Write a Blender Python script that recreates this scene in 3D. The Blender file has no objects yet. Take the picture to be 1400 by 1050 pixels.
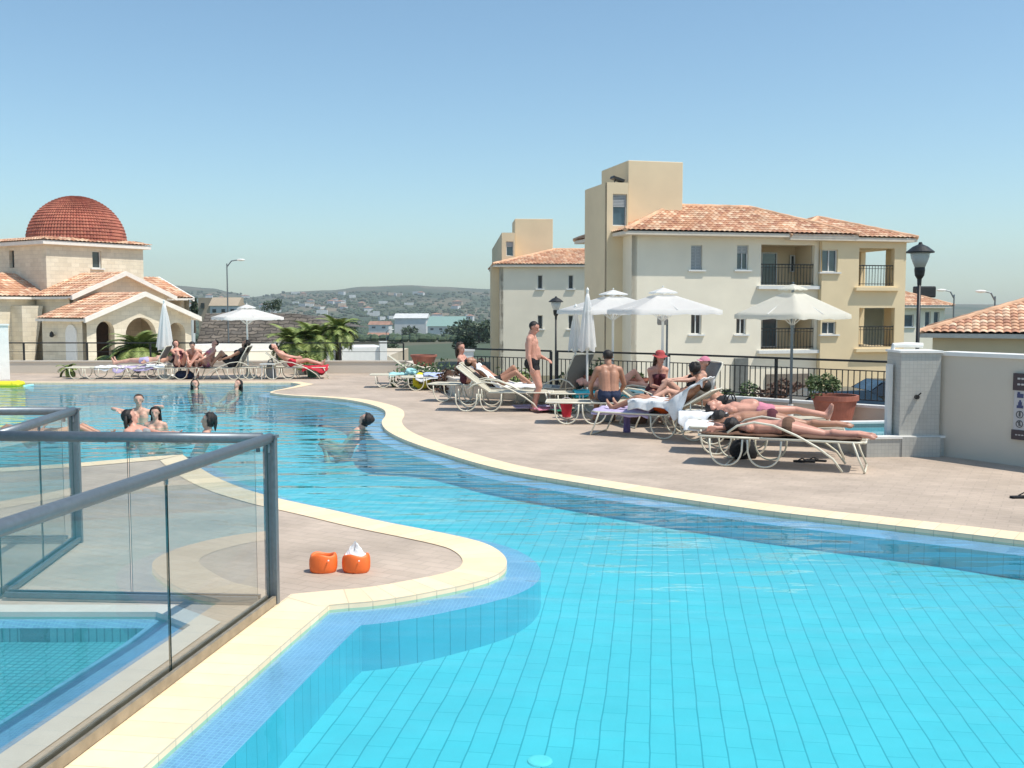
import bpy, bmesh, math, random
import numpy as np
from mathutils import Vector, Matrix
from mathutils.geometry import tessellate_polygon
from mathutils import noise as mnoise
V = Vector
PI = math.pi
random.seed(7)
SC = bpy.context.scene
COL = SC.collection
# ------------------------------------------------------------------ camera, sky, sun, exposure
F = 1400.0; CX, HZ = 700.0, 420.0; CH = 1.95
PITCH = math.atan(105 / F)
cam = bpy.data.cameras.new('camera'); co = bpy.data.objects.new('camera', cam); COL.objects.link(co)
cam.sensor_width = 36; cam.lens = 36; cam.clip_start = 0.05; cam.clip_end = 60000
co.location = (0, 0, CH); co.rotation_euler = (PI / 2 - PITCH, 0, 0)
SC.camera = co
SUN_EL, SUN_A = 62.0, 22.0
sd = V((math.cos(math.radians(SUN_EL)) * math.cos(math.radians(SUN_A)), -math.cos(math.radians(SUN_EL)) * math.sin(math.radians(SUN_A)), math.sin(math.radians(SUN_EL))))
w = bpy.data.worlds.new('World'); SC.world = w; w.use_nodes = True
nt = w.node_tree; bg = nt.nodes['Background']; st = nt.nodes.new('ShaderNodeTexSky'); st.sky_type = 'NISHITA'
st.sun_disc = False; st.sun_elevation = math.radians(SUN_EL); st.sun_rotation = math.atan2(sd.x, sd.y)
st.altitude = 0; st.air_density = 1.0; st.dust_density = 0.7; st.ozone_density = 1.8
tn = nt.nodes.new('ShaderNodeVectorMath'); tn.operation = 'MULTIPLY'; tn.inputs[1].default_value = (.80, .94, .92)   # the hazy, slightly green air of the place
nt.links.new(st.outputs[0], tn.inputs[0]); nt.links.new(tn.outputs[0], bg.inputs[0]); bg.inputs[1].default_value = 0.138
sl = bpy.data.lights.new('sun', 'SUN'); sl.energy = 3.75; sl.angle = math.radians(0.53); sl.color = (1.0, 0.945, 0.85)
so = bpy.data.objects.new('sun', sl); COL.objects.link(so); so.rotation_euler = sd.to_track_quat('Z', 'Y').to_euler(); so.location = (20, -5, 40)
SC.view_settings.view_transform = 'Standard'; SC.view_settings.look = 'None'; SC.view_settings.exposure = 0.33; SC.view_settings.gamma = 1.0
SC.cycles.use_denoising = True
SC.cycles.max_bounces = 8; SC.cycles.transparent_max_bounces = 24; SC.cycles.volume_bounces = 0
SC.cycles.sample_clamp_indirect = 6

# ------------------------------------------------------------------ helpers
def ray(u, v):
    x = (u - CX) / F; y = -(v - 525.0) / F
    d = V((x, y, -1.0)); return (Matrix.Rotation(PI / 2 - PITCH, 3, 'X') @ d)
def G(u, v, z=0.0):
    d = ray(u, v); t = (z - CH) / d.z; return V((d.x * t, d.y * t, z))
def at(u, v, Y):
    d = ray(u, v); t = Y / d.y; return V((d.x * t, Y, CH + d.z * t))

class MB:
    def __init__(s): s.v = []; s.f = []; s.uv = []; s.m = []; s.hasuv = False
    def add(s, vs, fs, uvs=None, mi=0):
        o = len(s.v); s.v += [tuple(p) for p in vs]
        for k, f in enumerate(fs):
            s.f.append([o + i for i in f]); s.m.append(mi)
            if uvs: s.hasuv = True; s.uv.append(uvs[k])
            else: s.uv.append([(0, 0)] * len(f))
        return s
    def box(s, c, d, rz=0, mi=0, rot=None):
        cx, cy, cz = c; hx, hy, hz = d[0] / 2, d[1] / 2, d[2] / 2
        R = rot if rot is not None else Matrix.Rotation(rz, 3, 'Z')
        vs = [V(c) + R @ V((x * hx, y * hy, z * hz)) for z in (-1, 1) for y in (-1, 1) for x in (-1, 1)]
        return s.add(vs, [(0, 2, 3, 1), (4, 5, 7, 6), (0, 1, 5, 4), (2, 6, 7, 3), (0, 4, 6, 2), (1, 3, 7, 5)], None, mi)
    def tube(s, pts, r, n=8, closed=False, mi=0):
        pts = [V(p) for p in pts]; rs = r if isinstance(r, (list, tuple)) else [r] * len(pts)
        N = len(pts); vs = []; prev = None
        for i, p in enumerate(pts):
            a = pts[(i - 1) % N] if (closed or i > 0) else p; b = pts[(i + 1) % N] if (closed or i < N - 1) else p
            t = (b - a).normalized() if (b - a).length > 1e-9 else V((0, 0, 1))
            if prev is None:
                q = t.cross(V((0, 0, 1)))
                if q.length < 1e-3: q = t.cross(V((1, 0, 0)))
            else:
                q = prev - t * prev.dot(t)
            q.normalize(); prev = q; e = t.cross(q)
            for k in range(n):
                an = 2 * PI * k / n; vs.append(p + (q * math.cos(an) + e * math.sin(an)) * rs[i])
        fs = []
        for i in range(N if closed else N - 1):
            j = (i + 1) % N
            for k in range(n): fs.append((i * n + k, i * n + (k + 1) % n, j * n + (k + 1) % n, j * n + k))
        if not closed: fs.append(tuple(range(n))[::-1]); fs.append(tuple((N - 1) * n + k for k in range(n)))
        return s.add(vs, fs, None, mi)
    def lathe(s, prof, c=(0, 0, 0), n=24, mi=0, cap=True, ang=2 * PI):
        vs = []; fs = []; m = len(prof)
        for k in range(n):
            a = ang * k / n
            for r, z in prof: vs.append((c[0] + r * math.cos(a), c[1] + r * math.sin(a), c[2] + z))
        for k in range(n):
            j = (k + 1) % n
            for i in range(m - 1): fs.append((k * m + i, j * m + i, j * m + i + 1, k * m + i + 1))
        if cap:
            fs.append(tuple(k * m for k in range(n))[::-1]); fs.append(tuple(k * m + m - 1 for k in range(n)))
        return s.add(vs, fs, None, mi)
    def ell(s, c, r, n=14, m=9, R=None, mi=0):
        vs = []; fs = []; c = V(c)
        for i in range(m + 1):
            th = PI * i / m
            for k in range(n):
                ph = 2 * PI * k / n
                p = V((r[0] * math.sin(th) * math.cos(ph), r[1] * math.sin(th) * math.sin(ph), r[2] * math.cos(th)))
                vs.append(c + (R @ p if R else p))
        for i in range(m):
            for k in range(n):
                fs.append((i * n + k, (i + 1) * n + k, (i + 1) * n + (k + 1) % n, i * n + (k + 1) % n))
        return s.add(vs, fs, None, mi)
    def capsule(s, a, b, ra, rb, n=12):
        a = V(a); b = V(b); t = b - a; L = t.length
        if L < 1e-6: return s.ell(a, (ra, ra, ra))
        t /= L; q = t.cross(V((.12, .3, .9)));
        if q.length < .1: q = t.cross(V((1, 0, 0)))
        q.normalize(); e = t.cross(q); vs = []; fs = []
        prof = [(ra * math.sin(x), -ra * math.cos(x)) for x in [PI / 2 * i / 4 + .02 for i in range(4)]] + [(ra, 0), (rb, L)] + [(rb * math.cos(x), L + rb * math.sin(x)) for x in [PI / 2 * i / 4 - .02 for i in range(1, 5)]]
        m = len(prof)
        for k in range(n):
            an = 2 * PI * k / n; dd = q * math.cos(an) + e * math.sin(an)
            for r, z in prof: vs.append(a + t * z + dd * r)
        for k in range(n):
            j = (k + 1) % n
            for i in range(m - 1): fs.append((k * m + i, j * m + i, j * m + i + 1, k * m + i + 1))
        fs.append(tuple(k * m for k in range(n))[::-1]); fs.append(tuple(k * m + m - 1 for k in range(n)))
        return s.add(vs, fs)
    def tris(s, P):
        vs = []; fs = []
        for n, f in enumerate(P): fs.append(tuple(range(len(vs), len(vs) + len(f)))); vs += f
        return s.add(vs, fs)
    def mesh(s, name, smooth=False):
        me = bpy.data.meshes.new(name); me.from_pydata(s.v, [], s.f); me.update()
        if s.hasuv:
            ul = me.uv_layers.new(name='UVMap'); flat = [c for f in s.uv for p in f for c in p]; ul.data.foreach_set('uv', flat)
        me.polygons.foreach_set('material_index', s.m)
        if smooth: me.polygons.foreach_set('use_smooth', [True] * len(me.polygons))
        return me
    def build(s, name, mats, parent=None, smooth=False, bevel=0):
        me = s.mesh(name, smooth)
        for m in (mats if isinstance(mats, (list, tuple)) else [mats]): me.materials.append(m)
        o = bpy.data.objects.new(name, me); COL.objects.link(o)
        if parent is not None: o.parent = parent
        if smooth and me.materials:
            pass
        if bevel:
            b = o.modifiers.new('b', 'BEVEL'); b.width = bevel; b.segments = 2; b.limit_method = 'ANGLE'
        return o
def tag(o, label=None, cat=None, group=None, kind=None):
    if label: o['label'] = label
    if cat: o['category'] = cat
    if group: o['group'] = group
    if kind: o['kind'] = kind
    return o
def empty(name, loc, rz=0, label=None, cat=None, group=None):
    o = bpy.data.objects.new(name, None); COL.objects.link(o); o.location = loc; o.rotation_euler = (0, 0, rz)
    o.empty_display_size = .2
    return tag(o, label, cat, group)
CH_ = {}
def kids(o): return [c for c in bpy.data.objects if c.parent == o]
def copy_tree(o, parent=None):
    c = o.copy(); COL.objects.link(c)
    if parent is not None: c.parent = parent
    for ch in kids(o): copy_tree(ch, c)
    return c
def dup(o, loc, rz, label, group=None):
    c = copy_tree(o); c.location = loc; c.rotation_euler = (0, 0, rz); c['label'] = label
    if group: c['group'] = group
    return c
def struct(o): o['kind'] = 'structure'; return o

# ------------------------------------------------------------------ materials
def newmat(name):
    m = bpy.data.materials.new(name); m.use_nodes = True; n = m.node_tree
    return m, n, n.nodes['Principled BSDF'], n.nodes, n.links
def ramp(nodes, stops, interp='LINEAR'):
    r = nodes.new('ShaderNodeValToRGB'); r.color_ramp.interpolation = interp
    while len(r.color_ramp.elements) > 1: r.color_ramp.elements.remove(r.color_ramp.elements[-1])
    r.color_ramp.elements[0].position = stops[0][0]; r.color_ramp.elements[0].color = (*stops[0][1], 1)
    for p, c in stops[1:]:
        e = r.color_ramp.elements.new(p); e.color = (*c, 1)
    return r
def mat(name, col, rough=.6, var=.12, scale=6.0, metal=0.0, bump=.0, bscale=60, spec=.4, coords='Object', trans=0, sss=0):
    m, n, b, N, L = newmat(name)
    tc = N.new('ShaderNodeTexCoord'); no = N.new('ShaderNodeTexNoise'); no.inputs['Scale'].default_value = scale; no.inputs['Detail'].default_value = 5
    L.new(tc.outputs[coords], no.inputs['Vector'])
    lo = tuple(max(0, c * (1 - var)) for c in col); hi = tuple(min(1, c * (1 + var)) for c in col)
    r = ramp(N, [(.3, lo), (.7, hi)]); L.new(no.outputs['Fac'], r.inputs[0]); L.new(r.outputs[0], b.inputs['Base Color'])
    b.inputs['Roughness'].default_value = rough; b.inputs['Metallic'].default_value = metal; b.inputs['Specular IOR Level'].default_value = spec
    if bump:
        n2 = N.new('ShaderNodeTexNoise'); n2.inputs['Scale'].default_value = bscale; n2.inputs['Detail'].default_value = 4
        L.new(tc.outputs[coords], n2.inputs['Vector']); bp = N.new('ShaderNodeBump'); bp.inputs['Strength'].default_value = bump; bp.inputs['Distance'].default_value = .02
        L.new(n2.outputs['Fac'], bp.inputs['Height']); L.new(bp.outputs[0], b.inputs['Normal'])
    if sss:
        b.inputs['Subsurface Weight'].default_value = sss; b.inputs['Subsurface Radius'].default_value = (.02, .008, .004)
    return m
def xf(N, L, src, scale=(1, 1, 1), rot=(0, 0, 0), loc=(0, 0, 0)):
    mp = N.new('ShaderNodeMapping'); mp.inputs['Scale'].default_value = scale; mp.inputs['Rotation'].default_value = rot; mp.inputs['Location'].default_value = loc
    L.new(src, mp.inputs['Vector']); return mp.outputs[0]
def brickmat(name, c1, c2, mortar, bw, bh, ms, rough=.7, coords='Object', rot=(0, 0, 0), offset=.5, bump=.4, var=.25, nscale=2.5, warp=0.0, wscale=2.0, msm=.1, bias=0, tint=None, faint=None):
    m, n, b, N, L = newmat(name)
    tc = N.new('ShaderNodeTexCoord'); src = tc.outputs[coords]
    if warp:
        wn = N.new('ShaderNodeTexNoise'); wn.inputs['Scale'].default_value = wscale; wn.inputs['Detail'].default_value = 1.5; L.new(src, wn.inputs['Vector'])
        va = N.new('ShaderNodeVectorMath'); va.operation = 'MULTIPLY_ADD'; L.new(wn.outputs['Color'], va.inputs[0]); va.inputs[1].default_value = (warp,) * 3; L.new(src, va.inputs[2]); src2 = va.outputs[0]
    else: src2 = src
    v = xf(N, L, src2, rot=rot)
    br = N.new('ShaderNodeTexBrick'); br.offset = offset; br.squash = 1; br.inputs['Scale'].default_value = 1; br.inputs['Brick Width'].default_value = bw; br.inputs['Row Height'].default_value = bh
    br.inputs['Mortar Size'].default_value = ms; br.inputs['Mortar Smooth'].default_value = msm; br.inputs['Bias'].default_value = bias
    br.inputs['Color1'].default_value = (*c1, 1); br.inputs['Color2'].default_value = (*c2, 1); br.inputs['Mortar'].default_value = (*mortar, 1)
    L.new(v, br.inputs['Vector'])
    if faint:      # strong long joints, faint cross joints
        br.inputs['Mortar'].default_value = (*faint, 1); b2 = N.new('ShaderNodeTexBrick'); b2.offset = 0; b2.inputs['Scale'].default_value = 1; b2.inputs['Brick Width'].default_value = 500; b2.inputs['Row Height'].default_value = bh
        b2.inputs['Mortar Size'].default_value = ms; b2.inputs['Mortar Smooth'].default_value = msm; b2.inputs['Mortar'].default_value = (*mortar, 1); L.new(v, b2.inputs['Vector']); L.new(br.outputs['Color'], b2.inputs['Color1']); L.new(br.outputs['Color'], b2.inputs['Color2']); br = b2
    no = N.new('ShaderNodeTexNoise'); no.inputs['Scale'].default_value = nscale; no.inputs['Detail'].default_value = 6; no.inputs['Roughness'].default_value = .65; L.new(src, no.inputs['Vector'])
    mr = N.new('ShaderNodeMapRange'); mr.inputs['From Min'].default_value = .3; mr.inputs['From Max'].default_value = .7; mr.inputs['To Min'].default_value = 1 - var; mr.inputs['To Max'].default_value = 1 + var * .6
    L.new(no.outputs['Fac'], mr.inputs[0])
    mx = N.new('ShaderNodeVectorMath'); mx.operation = 'SCALE'; L.new(br.outputs['Color'], mx.inputs[0]); L.new(mr.outputs[0], mx.inputs['Scale'])
    L.new(mx.outputs[0], b.inputs['Base Color']); b.inputs['Roughness'].default_value = rough
    if bump:
        bp = N.new('ShaderNodeBump'); bp.inputs['Strength'].default_value = bump; bp.inputs['Distance'].default_value = .01; bp.invert = True
        L.new(br.outputs['Fac'], bp.inputs['Height']); L.new(bp.outputs[0], b.inputs['Normal'])
    return m
TROT = math.atan2(.14, 1.0)      # the tile grid is turned this much from +Y
M = {}
M['deck'] = brickmat('deck_paving', (.52, .415, .33), (.475, .38, .298), (.435, .35, .277), .22, .11, .006, rough=.8, rot=(0, 0, .5), bump=.35, var=.24, nscale=.9, tint=1)
M['coping'] = brickmat('coping_tile', (.93, .73, .49), (.88, .67, .42), (.66, .53, .36), .16, .40, .004, rough=.55, coords='UV', offset=0, bump=.3, var=.08, nscale=5)
M['mosaic'] = brickmat('blue_mosaic', (.60, .40, .60), (.51, .34, .53), (.72, .52, .64), .026, .026, .0022, rough=.3, offset=0, rot=(0, 0, TROT), bump=.2, var=.12, nscale=3)
M['wall_tile'] = brickmat('pool_wall_tile', (.22, .50, .63), (.20, .475, .60), (.12, .33, .43), .125, 2.0, .0035, rough=.3, coords='UV', offset=0, bump=.1, var=.08, warp=.02, wscale=3)
M['floor_tile'] = brickmat('pool_floor_tile', (.27, .56, .62), (.245, .53, .595), (.10, .33, .39), .25, .135, .005, rough=.3, offset=.5, rot=(0, 0, TROT - PI / 2), bump=.1, var=.07, warp=.019, wscale=2.4, msm=.5, faint=(.15, .42, .48))
# brick rows run along local X: turn the floor so that the long joints run away from the camera
def water_mat():
    m, n, b, N, L = newmat('pool_water'); N.remove(b); out = N['Material Output']
    tr = N.new('ShaderNodeBsdfTransparent'); tr.inputs[0].default_value = (.48, .94, .975, 1)
    gl = N.new('ShaderNodeBsdfGlossy'); gl.inputs['Roughness'].default_value = .02; gl.inputs[0].default_value = (1, 1, 1, 1)
    fr = N.new('ShaderNodeFresnel'); fr.inputs['IOR'].default_value = 1.37
    mx = N.new('ShaderNodeMixShader'); L.new(fr.outputs[0], mx.inputs[0]); L.new(tr.outputs[0], mx.inputs[1]); L.new(gl.outputs[0], mx.inputs[2]); L.new(mx.outputs[0], out.inputs[0])
    tc = N.new('ShaderNodeTexCoord')
    # ripples: stronger where people bathe (far end), calm at the near end
    a = N.new('ShaderNodeTexNoise'); a.inputs['Scale'].default_value = 1.0; a.inputs['Detail'].default_value = 1.6; L.new(xf(N, L, tc.outputs['Object'], scale=(1.1, 3.4, 1)), a.inputs['Vector'])
    c = N.new('ShaderNodeTexNoise'); c.inputs['Scale'].default_value = 1.0; c.inputs['Detail'].default_value = 2; L.new(xf(N, L, tc.outputs['Object'], scale=(4, 9, 1)), c.inputs['Vector'])
    sp = N.new('ShaderNodeSeparateXYZ'); L.new(tc.outputs['Object'], sp.inputs[0])
    mr = N.new('ShaderNodeMapRange'); mr.inputs['From Min'].default_value = 6; mr.inputs['From Max'].default_value = 15; mr.inputs['To Min'].default_value = .30; mr.inputs['To Max'].default_value = 1.4; L.new(sp.outputs['Y'], mr.inputs[0])
    ad = N.new('ShaderNodeMath'); ad.operation = 'MULTIPLY_ADD'; L.new(c.outputs['Fac'], ad.inputs[0]); ad.inputs[1].default_value = .09; L.new(a.outputs['Fac'], ad.inputs[2])
    mu = N.new('ShaderNodeMath'); mu.operation = 'MULTIPLY'; L.new(ad.outputs[0], mu.inputs[0]); L.new(mr.outputs[0], mu.inputs[1])
    bp = N.new('ShaderNodeBump'); bp.inputs['Strength'].default_value = 1; bp.inputs['Distance'].default_value = .05; L.new(mu.outputs[0], bp.inputs['Height'])
    L.new(bp.outputs[0], gl.inputs['Normal']); L.new(bp.outputs[0], fr.inputs['Normal'])
    return m
M['water'] = water_mat()
def glass_mat(name='fence_glass', ior=1.85, tint=(.905, .93, .93)):
    m, n, b, N, L = newmat(name); N.remove(b); out = N['Material Output']
    tr = N.new('ShaderNodeBsdfTransparent'); tr.inputs[0].default_value = (*tint, 1)
    gl = N.new('ShaderNodeBsdfGlossy'); gl.inputs['Roughness'].default_value = .0; gl.inputs[0].default_value = (1, 1, 1, 1)
    fr = N.new('ShaderNodeFresnel'); fr.inputs['IOR'].default_value = ior
    ge = N.new('ShaderNodeNewGeometry'); iv = N.new('ShaderNodeMath'); iv.operation = 'SUBTRACT'; iv.inputs[0].default_value = 1; L.new(ge.outputs['Backfacing'], iv.inputs[1])
    mu = N.new('ShaderNodeMath'); mu.operation = 'MULTIPLY'; L.new(fr.outputs[0], mu.inputs[0]); L.new(iv.outputs[0], mu.inputs[1])
    mx = N.new('ShaderNodeMixShader'); L.new(mu.outputs[0], mx.inputs[0]); L.new(tr.outputs[0], mx.inputs[1]); L.new(gl.outputs[0], mx.inputs[2]); L.new(mx.outputs[0], out.inputs[0])
    return m
M['glass'] = glass_mat()
M['glass_edge'] = mat('glass_edge', (.02, .05, .045), .3, .1)
M['steel'] = mat('brushed_rail_metal', (.19, .215, .235), .42, .08, 30, metal=.6)
M['steel_base'] = mat('base_rail_metal', (.32, .27, .20), .4, .2, 12, metal=.4)
M['window_glass'] = mat('window_glass', (.035, .045, .05), .08, .3, 2, spec=.8)
M['window_blue'] = mat('window_glass_blue', (.05, .09, .12), .08, .3, 2, spec=.8)
M['white_frame'] = mat('white_frame', (.72, .72, .70), .5, .05)
def plaster(name, c): return mat(name, c, .85, .05, .7, bump=.12, bscale=25)
M['white_plaster'] = plaster('cream_white_plaster', (.85, .775, .63))
M['yellow_plaster'] = plaster('yellow_plaster', (.76, .62, .40))
M['tower_plaster'] = plaster('tower_plaster', (.76, .62, .42))
M['parapet'] = plaster('parapet_plaster', (.66, .58, .48))
M['graywall'] = plaster('grey_wall_plaster', (.60, .545, .46))
M['white'] = mat('white_paint', (.78, .77, .73), .5, .04)
M['white_stone'] = mat('white_capping', (.80, .78, .74), .6, .05, bump=.1)
M['black_metal'] = mat('black_railing_metal', (.035, .035, .035), .45, .2, 20, metal=.3)
M['stone'] = brickmat('chapel_stone', (.78, .70, .55), (.68, .60, .46), (.60, .53, .42), .5, .22, .008, rough=.9, coords='UV', bump=.3, var=.12, nscale=1.2)
M['stone_trim'] = mat('chapel_trim', (.80, .75, .68), .7, .06, 3)
def rooftile(name, cols, grout=(.2, .08, .05)):
    m, n, b, N, L = newmat(name); tc = N.new('ShaderNodeTexCoord')
    v = xf(N, L, tc.outputs['UV'], scale=(1 / .26, 1 / .36, 1))
    fl = N.new('ShaderNodeVectorMath'); fl.operation = 'FLOOR'; L.new(v, fl.inputs[0])
    wn = N.new('ShaderNodeTexWhiteNoise'); wn.noise_dimensions = '2D'; L.new(fl.outputs[0], wn.inputs['Vector'])
    r = ramp(N, [(i / (len(cols) - 1) if len(cols) > 1 else 0, c) for i, c in enumerate(cols)]); L.new(wn.outputs['Value'], r.inputs[0])
    no = N.new('ShaderNodeTexNoise'); no.inputs['Scale'].default_value = .6; no.inputs['Detail'].default_value = 6; L.new(tc.outputs['UV'], no.inputs['Vector'])
    mr = N.new('ShaderNodeMapRange'); mr.inputs['From Min'].default_value = .3; mr.inputs['From Max'].default_value = .7; mr.inputs['To Min'].default_value = .78; mr.inputs['To Max'].default_value = 1.15; L.new(no.outputs['Fac'], mr.inputs[0])
    mx = N.new('ShaderNodeVectorMath'); mx.operation = 'SCALE'; L.new(r.outputs[0], mx.inputs[0]); L.new(mr.outputs[0], mx.inputs['Scale']); L.new(mx.outputs[0], b.inputs['Base Color']); b.inputs['Roughness'].default_value = .8
    return m
M['roof'] = rooftile('terracotta_roof', [(.54, .27, .16), (.68, .40, .24), (.78, .57, .40), (.60, .32, .19), (.45, .21, .13), (.72, .48, .32)])
M['dome'] = rooftile('dome_tiles', [(.36, .105, .07), (.43, .15, .095), (.28, .08, .055)])
def leafmat(name, c1, c2):
    m, n, b, N, L = newmat(name); ge = N.new('ShaderNodeNewGeometry'); r = ramp(N, [(0, c1), (1, c2)]); L.new(ge.outputs['Random Per Island'], r.inputs[0])
    L.new(r.outputs[0], b.inputs['Base Color']); b.inputs['Roughness'].default_value = .6
    return m
M['palm'] = leafmat('palm_leaf', (.11, .17, .035), (.32, .37, .11))
M['shrub'] = leafmat('shrub_leaf', (.05, .09, .03), (.14, .19, .07))
M['redshrub'] = leafmat('red_shrub_leaf', (.10, .05, .035), (.17, .09, .055))
M['tree'] = leafmat('tree_leaf', (.035, .06, .03), (.075, .11, .05))
M['bark'] = mat('bark', (.14, .10, .07), .9, .3, 20, bump=.5)
M['terracotta'] = mat('terracotta_pot', (.36, .13, .09), .7, .15, 8, bump=.1)
M['soil'] = mat('soil', (.08, .055, .04), .95, .3, 20)
def canvas(name, c):
    m = mat(name, c, .8, .03, 10); N, L = m.node_tree.nodes, m.node_tree.links; b = N['Principled BSDF']; t = N.new('ShaderNodeBsdfTranslucent'); t.inputs[0].default_value = (*c, 1); x = N.new('ShaderNodeMixShader'); x.inputs[0].default_value = .53
    L.new(b.outputs[0], x.inputs[1]); L.new(t.outputs[0], x.inputs[2]); L.new(x.outputs[0], N['Material Output'].inputs[0]); return m
M['canvas'] = canvas('white_canvas', (.92, .91, .89))
M['canvas_cream'] = canvas('cream_canvas', (.90, .87, .77))
M['outlet'] = mat('outlet_cover', (.45, .66, .66), .5, .05)
M['lounger_tube'] = mat('cream_tube', (.70, .66, .54), .35, .06)
M['lounger_fabric'] = mat('beige_sling', (.50, .46, .36), .8, .1, 40, bump=.1, bscale=200)
M['lounger_grey'] = mat('grey_sling', (.20, .20, .19), .8, .1, 40, bump=.1, bscale=200)
M['skin'] = mat('light_skin', (.60, .34, .25), .5, .16, 6, sss=.0)
M['skin_tan'] = mat('tanned_skin', (.42, .21, .135), .45, .18, 6)
M['skin_red'] = mat('sunburnt_skin', (.60, .30, .22), .45, .18, 6)
M['hair'] = mat('dark_hair', (.018, .013, .011), .5, .3, 60, bump=.4, bscale=150)
M['hair_brown'] = mat('brown_hair', (.06, .035, .022), .5, .3, 60, bump=.4, bscale=150)
M['eye'] = mat('dark_eye', (.02, .015, .012), .2, .1)
def cloth(name, c, var=.08): return mat(name, c, .85, var, 14, bump=.15, bscale=120)
for k, c in dict(black=(.015, .015, .018), navy=(.02, .03, .07), maroon=(.09, .02, .03), white=(.80, .80, .80), lilac=(.50, .42, .62), teal=(.05, .50, .56), aqua=(.35, .62, .62), red=(.55, .03, .05), yellow=(.72, .62, .03), orange=(.95, .13, .015), pink=(.60, .22, .30), hatred=(.38, .06, .06), green=(.03, .22, .12), purple=(.16, .12, .28), brown=(.15, .08, .05), bluewhite=(.45, .52, .78), grey=(.3, .3, .3)).items():
    M['c_' + k] = cloth('cloth_' + k, c)
# ================================================================== THE SETTING
# ---------------- terrain
SKY = [(-2000, 402), (-400, 400), (0, 396), (170, 393), (240, 393), (290, 396), (320, 401), (345, 407), (365, 405), (400, 400), (450, 398), (500, 393), (560, 391), (600, 393), (670, 396), (760, 398), (900, 402), (1100, 410), (1300, 416), (1500, 419), (3000, 420)]
def skyline(xi):
    for (a, b), (c, d) in zip(SKY, SKY[1:]):
        if xi <= c:
            t = (xi - a) / (c - a); t = t * t * (3 - 2 * t) if 0 < t < 1 else max(0, min(1, t)); return b + (d - b) * t
    return 420
def sstep(a, b, x):
    t = max(0, min(1, (x - a) / (b - a))); return t * t * (3 - 2 * t)
def terrain(x, y):
    r = math.hypot(x, y); az = math.atan2(x, y)
    xi = CX + F * math.tan(az) if abs(az) < 1.2 and y > 0 else (-3000 if x < 0 else 3000)
    top = CH + (HZ - skyline(xi)) / F * 3200
    z = -3.0 - 4.5 * sstep(70, 230, r) - 19 * sstep(230, 900, r)
    n = mnoise.noise(V((x * .0012, y * .0012, .3))) * 9 + mnoise.noise(V((x * .004, y * .004, 2))) * 4
    up = sstep(1100, 3200, r)
    z += up * (top - z) + n * sstep(500, 1300, r) * (1 - sstep(2300, 3100, r) * .85)
    z -= sstep(3500, 9000, r) * 40
    return z
def build_terrain():
    angs = [math.radians(a) for a in np.concatenate([np.arange(-32, 32, .22), np.arange(32, 328, 6)])]
    rs = [0.5] + list(np.geomspace(14, 26000, 130))
    vs = []; fs = []; n = len(angs)
    for r in rs:
        for a in angs: x = r * math.sin(a); y = r * math.cos(a); vs.append((x, y, terrain(x, y)))
    for i in range(len(rs) - 1):
        for k in range(n):
            j = (k + 1) % n; fs.append((i * n + k, i * n + j, (i + 1) * n + j, (i + 1) * n + k))
    m, nt_, b, N, L = newmat('dry_land'); tc = N.new('ShaderNodeTexCoord'); P = tc.outputs['Object']
    n1 = N.new('ShaderNodeTexNoise'); n1.inputs['Scale'].default_value = .0045; n1.inputs['Detail'].default_value = 8; n1.inputs['Roughness'].default_value = .7; L.new(xf(N, L, P, scale=(1, .45, 1)), n1.inputs['Vector'])
    r1 = ramp(N, [(.30, (.03, .055, .03)), (.50, (.065, .09, .05)), (.60, (.16, .14, .09)), (.72, (.30, .22, .15))]); L.new(n1.outputs['Fac'], r1.inputs[0])
    vo = N.new('ShaderNodeTexVoronoi'); vo.inputs['Scale'].default_value = .011; L.new(xf(N, L, P, scale=(1, .5, 1)), vo.inputs['Vector'])
    r2 = ramp(N, [(0, (.04, .07, .035)), (.45, (.09, .11, .06)), (.7, (.24, .18, .12)), (1, (.035, .06, .035))]); sp = N.new('ShaderNodeSeparateXYZ'); L.new(vo.outputs['Color'], sp.inputs[0]); L.new(sp.outputs['X'], r2.inputs[0])
    mx = N.new('ShaderNodeMix'); mx.data_type = 'RGBA'; mx.inputs[0].default_value = .45; L.new(r1.outputs[0], mx.inputs[6]); L.new(r2.outputs[0], mx.inputs[7]); L.new(mx.outputs[2], b.inputs['Base Color']); b.inputs['Roughness'].default_value = .95
    mb = MB(); mb.add(vs, fs); o = mb.build('ground', m, smooth=True); struct(o)
build_terrain()

# ---------------- pool outline (points read on the deck plane)
def crom(P, k=8):
    out = []; n = len(P)
    for i in range(n - 1):
        p0 = P[max(i - 1, 0)]; p1 = P[i]; p2 = P[i + 1]; p3 = P[min(i + 2, n - 1)]
        # centripetal
        def tj(ti, a, b): return ti + max((b - a).length, 1e-4) ** .5
        t0 = 0; t1 = tj(t0, p0, p1) if (p1 - p0).length > 1e-6 else t0 - 0 + .5; t2 = tj(t1, p1, p2); t3 = tj(t2, p2, p3) if (p3 - p2).length > 1e-6 else t2 + .5
        for j in range(k):
            t = t1 + (t2 - t1) * j / k
            A1 = p0 * ((t1 - t) / (t1 - t0)) + p1 * ((t - t0) / (t1 - t0)); A2 = p1 * ((t2 - t) / (t2 - t1)) + p2 * ((t - t1) / (t2 - t1)); A3 = p2 * ((t3 - t) / (t3 - t2)) + p3 * ((t - t2) / (t3 - t2))
            B1 = A1 * ((t2 - t) / (t2 - t0)) + A2 * ((t - t0) / (t2 - t0)); B2 = A2 * ((t3 - t) / (t3 - t1)) + A3 * ((t - t1) / (t3 - t1))
            out.append(B1 * ((t2 - t) / (t2 - t1)) + B2 * ((t - t1) / (t2 - t1)))
    out.append(P[-1]); return out
def g2(pts): return [G(u, v) for u, v in pts]
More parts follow.
